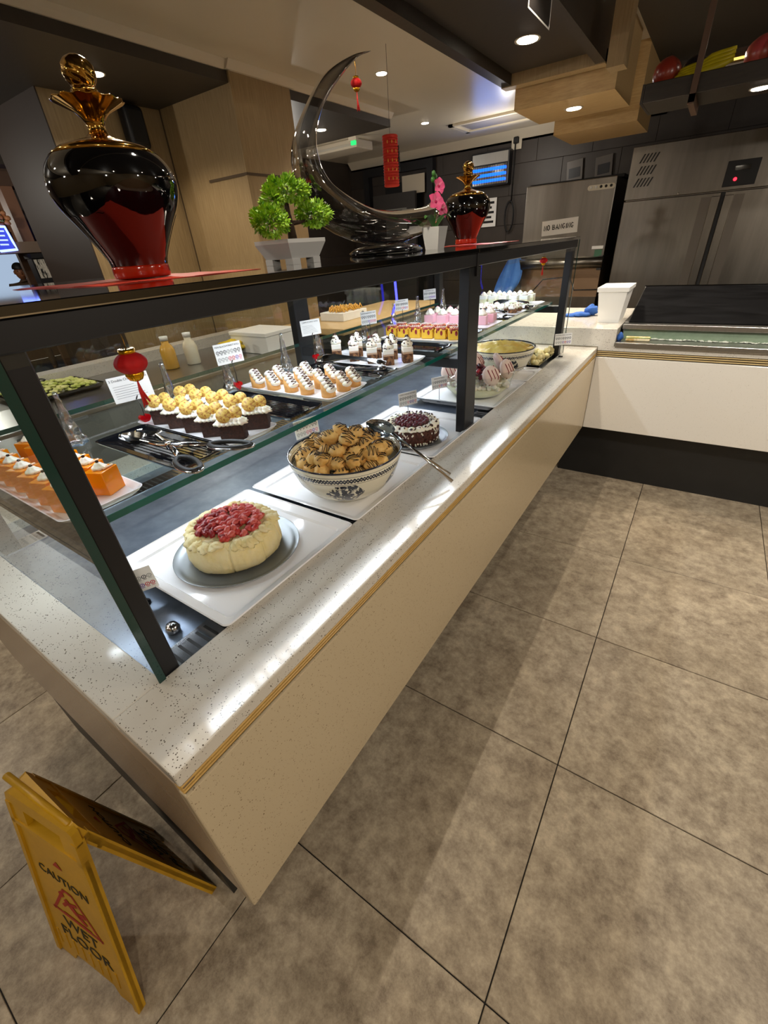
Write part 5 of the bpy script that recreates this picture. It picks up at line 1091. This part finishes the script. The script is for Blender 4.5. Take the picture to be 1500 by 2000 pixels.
MB().prism([(3.40, 1.106), (3.415, 1.110), (3.415, 1.095), (3.405, 1.097)], 0, 0.112, 2.4).obj('lid_trim', m_chrome, t)
MB().prism([(2.89, 0.94), (2.895, 0.974), (3.42, 1.098), (3.42, 0.90)], 0, 0.112, 0.117).obj('end_cheek', m_steel, t)
mb = MB(); rg = random.Random(2)
for _ in range(260): x = rg.uniform(0.25, 2.35); mb.ball((x, 2.845 + rg.uniform(-.012, .012), 0.897), rg.uniform(.003, .009), 6, 4, (1.5, 1, .6), .5, 3, x * 9)
mb.obj('crushed_ice', mat('ice_bits', '#dfe6d8', 0.2, coat=0.5), t, kind='stuff')
o = MB().box(-0.06, 0.06, -0.015, 0.015, 0, 0.022, 0.005).obj('wrapped_sandwich', mat('toast', '#c9a35c', 0.6, n=(30, 1, '#f0e3bd'), width=.1), None, loc=(0.19, 2.795, 0.8934), rot=0.03); tag(o, 'small golden wrapped snack on the corner of the cold well ledge', 'food'); MB().box(-0.062, 0.062, -0.0155, 0.0155, 0.016, 0.0195).obj('filling', mat('green_filling', '#6a8a3a', 0.6), o)
o = MB().ball((0, 0, 0.02), 0.022, 12, 8, (0.7, 0.8, 1.0), 0.4, 2, 5).obj('blue_rag', m_blue, None, loc=(0.1, 2.79, 0.8932)); tag(o, 'small blue rag tucked at the corner of the cold well', 'cloth')
# hanging fruit shelf
t = thing('hanging_shelf', 'dark hanging trough shelf with fruit, strapped to the ceiling on the right', 'shelf', (0, 2.9, 0)); zb1 = 1.922
MB().box(-0.03, 1.4, 0.0, 0.012, zb1, 1.990, 0.003).obj('front_board', m_wooddk, t); MB().box(-0.03, 1.4, 0.30, 0.312, zb1, 2.10).obj('back_board', m_wooddk, t)
MB().box(-0.03, 1.4, 0.0125, 0.2995, zb1, zb1 + 0.012).obj('bottom_board', m_wooddk, t); MB().box(-0.042, -0.031, 0, 0.312, zb1, 1.99).obj('end_board', m_wooddk, t)
for x in (0.17, 1.1):
    MB().box(x - 0.012, x + 0.012, -0.014, -0.001, zb1 - 0.03, ZC - 0.02).obj('strap', m_brown, t); MB().box(x - 0.012, x + 0.012, -0.014, 0.31, zb1 - 0.035, zb1 - 0.001).obj('strap_foot', m_brown, t)
MB().box(-0.03, 1.4, 0.29, 0.299, 2.06, 2.068).obj('lit_trim', emis('warm_trim_glow', '#f0c060', 1.2), t); area((0.65, 3.17, 2.075), 1.3, 0.012, 1.6, WARM, (-0.5, 0, 0))
downlight((0.42, 3.05, zb1 - 0.001), 0.045, 'downlight under the hanging fruit shelf at the right edge', 14)
MB().box(-0.028, 1.398, 0.0125, 0.2895, zb1 + 0.012, 1.972).obj('raised_base', m_wooddk, t)
zf = 1.9605
def fruit(kind, loc, r, label, col, col2, sc=(1, 1, 1)):
    t = thing(kind, label, 'fruit', loc, 0, 'fruit on the hanging shelf'); MB().ball((0, 0, r * sc[2]), r, 18, 12, sc, 0.05, 2, r * 90).obj('flesh', mat(kind + '_skin', col, 0.3, n=(8, 0.8, col2), coat=0.2), t); MB().tube([(0, 0, r * 1.9 * sc[2]), (0.003, 0, r * 2.2 * sc[2])], 0.002, 5).obj('stem', m_wooddk, t); return t
fruit('apple', (0.035, 2.99, zf + 0.012), 0.056, 'red apple at the left end of the fruit shelf', '#7a1a14', '#a2432a'); fruit('dark_fruit', (0.14, 3.07, zf + 0.012), 0.056, 'dark purple fruit behind the bananas', '#141018', '#241a24')
t = thing('banana_bunch', 'small bunch of yellow bananas on the fruit shelf', 'fruit', (0.20, 2.96, zf + 0.012), 0, 'fruit on the hanging shelf')
for k in range(4):
    pts = [(-0.13 + 0.22 * i / 8, 0.01 * k, 0.018 + 0.010 * k + 0.03 * (i / 8) ** 2 + (0.004 * k if i > 4 else 0)) for i in range(9)]; MB().tube(pts, [0.006, 0.015, 0.019, 0.02, 0.02, 0.019, 0.017, 0.012, 0.006], 8).obj('banana', mat('banana_skin', '#c8b414', 0.45, n=(6, 0.5, '#a99a10')) if 'banana_skin' not in bpy.data.materials else bpy.data.materials['banana_skin'], t)
fruit('peach', (0.385, 3.04, zf + 0.01), 0.062, 'pinkish red peach beside the bananas', '#b23a48', '#d2704a'); fruit('orange', (0.465, 2.98, zf + 0.01), 0.058, 'orange fruit at the right edge of the shelf', '#d2782a', '#b85c1c'); fruit('peach', (0.56, 3.06, zf + 0.012), 0.062, 'pale peach at the frame edge of the shelf', '#e0a060', '#d06a4a')
# hanging menu notice near the soffit
o = MB().box(-0.13, 0.13, -0.001, 0.001, 0, 0.092).obj('hanging_notice', mat('dark_notice', '#2a2624', 0.4), None, loc=(-0.33, 2.202, 2.107), rot=(0.0, 0.0, 1.571)); tag(o, 'dark framed notice hanging from the soffit at the top edge', 'notice')
for b in ((-0.13, 0.13, 0, 0.005), (-0.13, 0.13, 0.087, 0.092), (-0.13, -0.125, 0, 0.092), (0.125, 0.13, 0, 0.092)): MB().box(b[0], b[1], -0.002, -0.0011, b[2], b[3]).obj('notice_edge', m_paper, o)
# wall fittings
t = thing('insect_killer', 'wall-mounted electric insect killer with glowing blue tubes', 'insect killer', (-2.06, 6.19, 1.96))
MB().box(-0.235, 0.235, -0.11, 0, 0, 0.33, 0.01).obj('housing', m_frame, t); MB().box(-0.22, 0.22, -0.115, -0.1101, 0.215, 0.315).obj('top_plate', m_steel, t)
for k in range(3): MB().tube([(-0.2, -0.13, 0.055 + k * 0.055), (0.2, -0.13, 0.055 + k * 0.055)], 0.014, 10).obj('blue_tube', emis('blue_glow', '#1560ff', 1.6) if 'blue_glow' not in bpy.data.materials else bpy.data.materials['blue_glow'], t)
MB().box(-0.21, 0.21, -0.113, -0.1101, 0.02, 0.20).obj('reflector', m_chrome, t)
for k in range(14): MB().tube([(-0.2 + k * 0.031, -0.152, 0.015), (-0.2 + k * 0.031, -0.152, 0.21)], 0.0016, 4).obj('guard_wire', m_dark, t)
l = area((-2.06, 5.99, 2.06), 0.4, 0.16, 0.5, (0.12, 0.35, 1.0), (-PI / 2, 0, 0))
t = thing('wall_socket', 'white wall socket with black plug near the cornice', 'socket', (-1.79, 6.199, 2.33)); MB().box(-0.06, 0.06, -0.012, 0, -0.05, 0.10, 0.004).obj('face_plate', m_cornice, t); MB().box(-0.03, 0.03, -0.05, -0.0125, 0.0, 0.06, 0.01).obj('plug', m_dark, t)
mb = MB(); mb.tube([(-1.79, 6.15, 2.34), (-1.80, 6.175, 2.1), (-1.80, 6.18, 1.8)] + [(-1.815 + 0.055 * math.sin(a), 6.18, 1.64 + 0.16 * math.cos(a)) for a in [k * 0.6 for k in range(22)]], 0.008, 6); tag(mb.obj('power_cord', m_dark), 'black power cord looped on the dark wall below the socket', 'cord')
o = MB().box(-0.11, 0.11, -0.002, 0, -0.15, 0.15).obj('wall_notice', m_paper, None, loc=(-2.10, 6.196, 1.70)); tag(o, 'white printed notice on the dark wall behind the far vase', 'notice')
for k in range(5): MB().box(-0.08, 0.08 - 0.03 * (k % 2), -0.003, -0.002, 0.09 - k * 0.05, 0.115 - k * 0.05).obj('print_line', m_ink, o)
for i, (x, w) in enumerate(((-1.10, 0.0), (-0.80, 0.0))):
    o = MB().box(-0.085, 0.085, -0.01, 0, -0.10, 0.10, 0.003).obj('wall_plaque', mat('grey_plaque', '#57504a', 0.4), None, loc=(x, 6.197, 2.0), rot=(0, -0.1, 0)); tag(o, ('left', 'right')[i] + ' one of two small grey plaques on the wall above the dishwasher', 'plaque'); MB().box(-0.06, 0.06, -0.012, -0.0102, -0.06, 0.03).obj('engraving', m_frame, o)
# door, standing ajar, in the back wall
t = struct(MB().box(-3.95, -3.86, 6.12, 6.22, 0, 2.34), 'door_1', m_frame)
MB().box(-2.94, -2.85, 6.12, 6.22, 0, 2.34).obj('jamb', m_frame, t); MB().box(-3.86, -2.94, 6.12, 6.22, 2.25, 2.34).obj('lintel', m_frame, t); MB().box(-3.86, -2.94, 6.215, 6.219, 0, 2.25).obj('opening', m_dark, t)
mb = MB(); mb.box(-3.72, -3.05, 6.00, 6.05, 0.0, 2.02); mb.obj('door_leaf', mat('dark_door', '#35322f', 0.5), t); MB().box(-3.52, -3.18, 5.995, 5.9995, 1.2, 1.85).obj('glazed_panel', mat('pale_glass_panel', '#8a8a84', 0.4, n=(40, 0.6, '#6f6f6a')), t)
MB().box(-3.30, -2.96, 6.10, 6.112, 2.0, 2.2).obj('white_panel', m_cornice, t)
# air conditioner, exit light, sensor cable
t = thing('air_conditioner', 'long white air conditioner cassette under the ceiling behind the crescent', 'air conditioner', (-3.45, 5.0, 2.37)); MB().box(-0.42, 0.32, -0.12, 0.2, 0, 0.0795, 0.01).obj('casing', m_cornice, t); MB().box(-0.36, 0.28, -0.124, -0.1205, 0.02, 0.04).obj('louver', m_ring, t)
t = thing('exit_light', 'small green glowing emergency exit light below the ceiling', 'exit light', (-3.05, 4.72, 2.36)); MB().box(-0.03, 0.03, -0.012, 0.012, 0, 0.035, 0.003).obj('green_lens', emis('green_glow', '#20c060', 1.2), t); MB().box(-0.05, 0.05, -0.02, 0.02, 0.0352, ZC - 2.3605).obj('bracket', m_cornice, t)
# speaker on the oak wall
t = thing('wall_speaker', 'black oval wall speaker on the oak panel beside the big vase', 'speaker', (XW + 0.003, 2.235, 2.11)); MB().box(0, 0.09, -0.075, 0.075, 0, 0.23, 0.03, seg=4).obj('cabinet', m_frame, t); MB().box(0.0905, 0.093, -0.05, 0.05, 0.03, 0.2, 0.001).obj('grille', m_black, t)

# ================================================================== BACK AREA, LEFT: salad counter and hall seen past the vase
t = thing('salad_counter', 'steel-topped salad counter behind the glass case with salad tray and bottles', 'counter', (0, 0, 0))
MB().box(-2.75, -1.88, 0.2, 2.45, 0.84, 0.862, 0.003).obj('worktop', m_steel, t); MB().box(-2.7, -1.9, 0.25, 2.4, 0.1, 0.8395).obj('carcass', mat('grey_carcass', '#8b8a86', 0.4, n=(6, 0.4, '#77756f')), t)
MB().box(-2.75, -2.62, 0.2, 2.45, 0.8625, 0.93).obj('upstand', m_quartz, t)
t = tag(platter_mesh(0.34, 0.5, 0.02, 0.01, m_blackpl) and link('salad_tray', platter_mesh(0.36, 0.42, 0.03, 0.01, m_blackpl), None, (-2.42, 0.85, 0.8624)), 'black tray of chopped green salad on the steel salad counter', 'tray')
sal = thing('green_salad', 'heap of chopped pale green salad with brown bits on the black tray', 'salad', (-2.42, 0.85, 0.876)); mb = MB(); rg = random.Random(4)
for _ in range(300):
    x, y = rg.uniform(-.15, .15), rg.uniform(-.18, .18); mb.ball((x, y, 0.012 + 0.04 * (1 - abs(x) / .16) * (1 - abs(y) / .2) + rg.uniform(-.006, .01)), 0.016, 6, 4, (1.4, 1, .4), .5, 3, x * 99)
mb.obj('leaves', mat('lettuce', '#a9b84a', 0.6, n=(20, 1, '#d6d590'), width=.12), sal, kind='stuff')
MB().tube([(-.05 + 0.05 * math.cos(k * .5), -.02 + 0.03 * math.sin(k * .5), 0.06) for k in range(14)], 0.004, 5).obj('tong_ring', m_dark, sal)
def bottle(loc, col, label):
    t = thing('sauce_bottle', label, 'bottle', loc, 0, 'bottles on the salad counter'); MB().lathe([(0.0001, 0), (0.042, 0), (0.044, 0.006), (0.044, 0.11), (0.034, 0.135), (0.022, 0.148), (0.022, 0.165), (0.0001, 0.165)], 24).obj('bottle_body', mat('sauce_' + col[1:], col, 0.25, coat=.4), t); MB().lathe([(0.024, 0.1655), (0.025, 0.19), (0.0001, 0.192)], 20).obj('cap', m_whitem, t)
bottle((-2.26, 1.49, 0.8624), '#d8a53c', 'amber sauce bottle with white cap on the salad counter'); bottle((-2.23, 1.63, 0.8624), '#e3dcc4', 'pale dressing bottle with white cap on the salad counter')
o = MB().ball((0, 0, 0.035), 0.075, 16, 10, (1.1, 1.2, .5), .5, 2.2, 3).obj('yellow_bag', mat('yellow_wrap', '#e0c22c', 0.4), None, loc=(-2.2, 1.93, 0.876)); tag(o, 'crumpled yellow bag on the salad counter', 'bag')
t = thing('white_box', 'plain white box at the end of the salad counter', 'box', (-2.08, 2.12, 0.8624)); MB().box(-0.18, 0.18, -0.14, 0.14, 0, 0.11, 0.004).obj('box_body', m_whitem, t); MB().box(-0.185, 0.185, -0.145, 0.145, 0.1105, 0.135, 0.003).obj('box_lid', m_whitem, t)
o = MB().box(-0.001, 0.001, -0.12, 0.12, -0.09, 0.09).obj('purple_notice', mat('plum_notice', '#5a4250', 0.5), None, loc=(XW + 0.003, 2.28, 1.22)); tag(o, 'small plum notice on the oak wall behind the case', 'notice')
for k in range(3): MB().box(0.0011, 0.0016, -0.09, 0.09 - 0.03 * k, 0.045 - 0.05 * k, 0.06 - 0.05 * k).obj('print_line', m_paper, o)
t = thing('wood_top_counter', 'grey panelled counter with tan wooden top far behind the case', 'counter', (0, 0, 0)); MB().box(-2.32, -1.66, 2.5, 4.1, 0.90, 0.945, 0.004).obj('wooden_top', m_woodlit, t); MB().box(-2.28, -1.70, 2.55, 4.05, 0.1, 0.8995).obj('carcass', m_black, t)
gp = MB().box(-0.006, 0, -0.178, 0.178, -0.072, 0.072, 0.003, seg=1).mesh('grey_panel', mat('grey_tile_panel', '#9c9388', 0.35, n=(5, .5, '#8a8177')))
for r in range(5):
    for k in range(4): link('grey_panel', gp, t, (-1.692, 2.79 + k * 0.362, 0.82 - r * 0.15))
def pasta(loc, label, col):
    t = thing('food_box', label, 'box', loc, 0, 'boxes on the wooden-topped counter'); MB().box(-0.12, 0.12, -0.16, 0.16, 0, 0.06, 0.004).obj('box_tray', m_whitem, t); mb = MB(); rg = random.Random(8)
    for _ in range(90): a = rg.uniform(0, 3); x, y = rg.uniform(-.09, .09), rg.uniform(-.13, .13); mb.tube([(x - .03 * math.cos(a), y - .03 * math.sin(a), 0.064), (x, y, 0.085 + rg.uniform(-.01, .015)), (x + .03 * math.cos(a), y + .03 * math.sin(a), 0.064)], 0.005, 4)
    mb.obj('golden_strips', mat('golden_strips', col, 0.6), t, kind='stuff')
pasta((-2.0, 2.95, 0.9454), 'white box heaped with golden strips on the wooden-topped counter', '#d9a440'); 
# blue light cord at the back of the case
mb = MB(); mb.tube([(-0.885, 2.02, 1.365), (-0.885, 2.00, 1.28), (-0.885, 2.01, 1.19), (-0.885, 1.96, 1.13)], 0.006, 8); o = mb.obj('blue_light_cord', emis('blue_cord_glow', '#3a3cff', 3.0)); tag(o, 'glowing blue light cord hanging at the back of the case', 'light')
# left hall: partition with brown column, trough shelf, blue-lit boards, sideboard, zebra panel
XH = -5.2
t = thing('hall_partition', 'dark brown partition frame with column and screen far left behind the vase', 'partition', (XH, 0, 0))
MB().box(-0.2, 0.0, 2.10, 2.20, 1.6905, 2.15).obj('column', mat('tan_brown_column', '#8a6248', 0.5), t); MB().box(-0.2, 0.02, 1.0, 2.7, 2.13, 2.24).obj('beam', m_brown, t); MB().box(-0.25, -0.2, 2.08, 2.9, 0, 2.45).obj('back_panel', m_brown, t)
MB().box(-0.19, -0.15, 2.24, 2.42, 1.72, 2.12).obj('dark_screen', mat('smoked_screen', '#3a322c', 0.3), t); MB().box(-0.1, 0.1, 1.3, 2.8, 1.60, 1.69).obj('ledge', mat('tan_ledge', '#84705c', 0.45), t); MB().box(-0.1, 0.0, 2.42, 2.47, 1.69, 2.13).obj('side_post', m_brown, t)
t = thing('hall_trough', 'dark hanging trough shelf with a strap at the far left', 'shelf', (XH + 0.4, 0, 0)); MB().box(-0.2, 0.0, 1.2, 2.55, 2.23, 2.47).obj('trough_board', m_soffit, t); MB().box(0.001, 0.03, 2.32, 2.37, 2.20, 2.449).obj('strap', mat('tan_strap', '#6b533c', 0.5), t)
for y, lb in ((2.25, 'cream'), (2.42, 'cream')): pass
t = thing('lit_wall_slot', 'pale lit strip of ceiling glimpsed at the far left edge', 'light', (XH - 0.1, 2.2, 2.30)); MB().box(0, 0.01, -0.3, 0.12, 0.15, 0.149 + 0.0).obj('slot_frame', m_frame, t) if False else MB().box(0, 0.012, -0.25, 0.2, 0.10, 0.145).obj('slot_panel', emis('pale_slot', '#e6cfa8', 0.9), t)
for i, (y, z, lb) in enumerate(((2.47, 1.80, 'blue-lit menu board beside the big vase at far left'), (1.90, 1.72, 'blue-lit menu board at the left picture edge'))):
    t = thing('lit_board', lb, 'sign', (XH + 0.12, y, z), 0.3, 'blue lit menu boards'); MB().box(-0.01, 0.0, -0.075, 0.075, -0.09, 0.09).obj('board', emis('blue_board', '#2a3ab8', 0.9) if 'blue_board' not in bpy.data.materials else bpy.data.materials['blue_board'], t)
    mb = MB(); mb.tube([(0.004, -0.075, 0.09), (0.004, 0.06, 0.09), (0.004, 0.075, -0.02), (0.004, 0.085, -0.09), (0.004, -0.075, -0.10)], 0.011, 6); mb.obj('neon_edge', emis('neon_edge', '#6f86ff', 3.0) if 'neon_edge' not in bpy.data.materials else bpy.data.materials['neon_edge'], t)
    mb = MB()
    for k in range(4): mb.box(0.0005, 0.002, -0.05, 0.04 - 0.01 * (k % 2), 0.05 - k * 0.035, 0.062 - k * 0.035)
    mb.obj('chalk_lines', emis('chalk_line', '#9db0ff', 1.2) if 'chalk_line' not in bpy.data.materials else bpy.data.materials['chalk_line'], t)
for i, (y, z, lb, cl) in enumerate(((2.38, 1.69, 'pink flowers in a pot behind the blue-lit board', '#e0707a'), (1.97, 1.69, 'orange dried flowers at the left picture edge', '#c98a5a'))):
    t = thing('flower_pot', lb, 'flowers', (XH + 0.06, y, z), 0, 'flowers on the far ledge'); MB().lathe([(0.0001, 0), (0.03, 0), (0.04, 0.08), (0.036, 0.08), (0.03, 0.02), (0.0001, 0.02)], 16).obj('pot', m_frame, t); mb = MB()
    for k in range(5): mb.tube([(0, 0, 0.03), (0.02 * math.cos(k * 1.3), 0.03 * math.sin(k * 1.3), 0.2)], 0.004, 5)
    mb.obj('stems', m_lf, t); rg = random.Random(i)
    for k in range(9): MB().ball((0.02 + rg.uniform(-.03, .03), rg.uniform(-.06, .06), rg.uniform(0.14, 0.26)), 0.026, 8, 6, (1, 1, .8), .3, 3, k).obj('blossom', mat('blossom_' + cl[1:], cl, 0.6) if 'blossom_' + cl[1:] not in bpy.data.materials else bpy.data.materials['blossom_' + cl[1:]], t)
t = thing('hall_sideboard', 'dark sideboard with black and white streaked panel below the far ledge', 'sideboard', (XH + 0.1, 0, 0)); MB().box(-0.08, 0.05, 2.22, 2.75, 0.0, 1.55).obj('cabinet', mat('dark_red_wood', '#3a1a16', 0.5), t)
m_zebra = mat('zebra_print', '#d8d2c4', 0.6, n=(9, 1, '#0c0c0c', (1, 6, 1.2)), width=.03)
MB().box(-0.05, 0.05, 2.045, 2.2195, 0, 1.55).obj('side_cabinet', m_frame, t); MB().box(0.051, 0.056, 2.06, 2.22, 1.38, 1.54).obj('streaked_panel', m_zebra, t); MB().box(0.051, 0.06, 2.30, 2.32, 0.2, 1.55).obj('door_edge', m_brown, t); MB().box(-0.08, 0.08, 2.04, 2.8, 1.551, 1.59).obj('top_board', m_frame, t)
t = thing('pale_board', 'pale lit board on the far wall behind the person at far left', 'board', (-9.98, 3.55, 0)); MB().box(0, 0.03, -0.55, 0.75, 0.9, 1.75).obj('board_face', emis('pale_blue_board', '#a9bdd6', 0.55), t); MB().box(0, 0.035, -0.6, -0.5505, 0.9, 1.8).obj('board_frame', m_frame, t)
fill_point((-7.2, 1.6, 2.0), 14)  # another added point lamp, lifts the dark far hall
# person with a dark cap, standing far left in the hall
t = thing('person', 'person in a dark cap and brown jacket standing far left behind the vase', 'person', (-8.55, 3.17, 0), -0.3)
vp = {'pel': (0, 0, 0.86), 'ch': (0, 0, 1.14), 'nk': (0, 0, 1.31), 'hd0': (0.01, 0, 1.37), 'sl': (0, 0.17, 1.25), 'el': (0.03, 0.23, 1.0), 'hl': (0.14, 0.2, 0.80), 'sr': (0, -0.17, 1.25), 'er': (0.03, -0.23, 1.0), 'hr': (0.14, -0.2, 0.80), 'kl': (0.03, 0.1, 0.45), 'fl': (0, 0.1, 0.05), 'tl': (0.12, 0.11, 0.03), 'kr': (0.03, -0.1, 0.45), 'fr': (0, -0.1, 0.05), 'tr': (0.12, -0.11, 0.03), 'hipl': (0, 0.09, 0.80), 'hipr': (0, -0.09, 0.80)}
rd = {'pel': .14, 'ch': .15, 'nk': .06, 'hd0': .055, 'sl': .07, 'el': .05, 'hl': .034, 'sr': .07, 'er': .05, 'hr': .034, 'kl': .065, 'fl': .045, 'tl': .035, 'kr': .065, 'fr': .045, 'tr': .035, 'hipl': .1, 'hipr': .1}
ks = list(vp); eg = [('pel', 'ch'), ('ch', 'nk'), ('nk', 'hd0'), ('ch', 'sl'), ('sl', 'el'), ('el', 'hl'), ('ch', 'sr'), ('sr', 'er'), ('er', 'hr'), ('pel', 'hipl'), ('hipl', 'kl'), ('kl', 'fl'), ('fl', 'tl'), ('pel', 'hipr'), ('hipr', 'kr'), ('kr', 'fr'), ('fr', 'tr')]
me = bpy.data.meshes.new('body'); me.from_pydata([vp[k] for k in ks], [(ks.index(a_), ks.index(b_)) for a_, b_ in eg], []); me.materials.append(mat('brown_jacket', '#4a3a2a', 0.8))
o = link('body', me, t); sk = o.modifiers.new('skin', 'SKIN'); sv = me.skin_vertices[0].data
for i, k in enumerate(ks): sv[i].radius = (rd[k], rd[k]); sv[i].use_root = (k == 'pel')
ss = o.modifiers.new('sub', 'SUBSURF'); ss.levels = 2; ss.render_levels = 2
m_skin = mat('brown_skin', '#8a5a3c', 0.5, sss=0.1)
mb = MB(); mb.ball((0.015, 0, 1.455), 0.094, 20, 16, (1.02, 0.80, 1.2)); mb.ball((0.112, 0, 1.44), 0.018, 8, 6, (1, .7, 1.2)); mb.ball((0.10, 0, 1.395), 0.02, 8, 6, (.5, 1.2, .35))
for s in (-1, 1): mb.ball((0.012, s * 0.078, 1.45), 0.02, 8, 6, (.6, .5, 1.3))
h = mb.obj('head', m_skin, t)
for s in (-1, 1): MB().ball((0.100, s * 0.031, 1.468), 0.010, 8, 6, (.5, 1.2, .7)).obj('eye', m_ink, h)
mb = MB(); mb.ball((0.005, 0, 1.50), 0.10, 20, 12, (1.06, .88, .85)); mb.v = [(x, y, max(z, 1.495)) for x, y, z in mb.v]; mb.prism([(0.06 + 0.11 * math.cos(a_), 0.075 * math.sin(a_)) for a_ in [-1.5 + k * .3 for k in range(11)]], 2, 1.495, 1.503); mb.obj('cap', m_dark, t)
for s in (-1, 1):
    mb = MB(); mb.ball((0.145, s * 0.2, 0.76), 0.04, 10, 8, (.6, .9, 1.1))
    for k in range(4): mb.tube([(0.15 + 0.004 * k, s * 0.2 + (k - 1.5) * 0.018, 0.74), (0.165, s * 0.2 + (k - 1.5) * 0.02, 0.70), (0.16, s * 0.2 + (k - 1.5) * 0.02, 0.66 + 0.008 * abs(k - 1.5))], 0.008, 6)
    mb.tube([(0.15, s * 0.17, 0.77), (0.175, s * 0.155, 0.74), (0.18, s * 0.15, 0.71)], 0.009, 6); mb.obj('hand', m_skin, t)
bpy.context.view_layer.update()
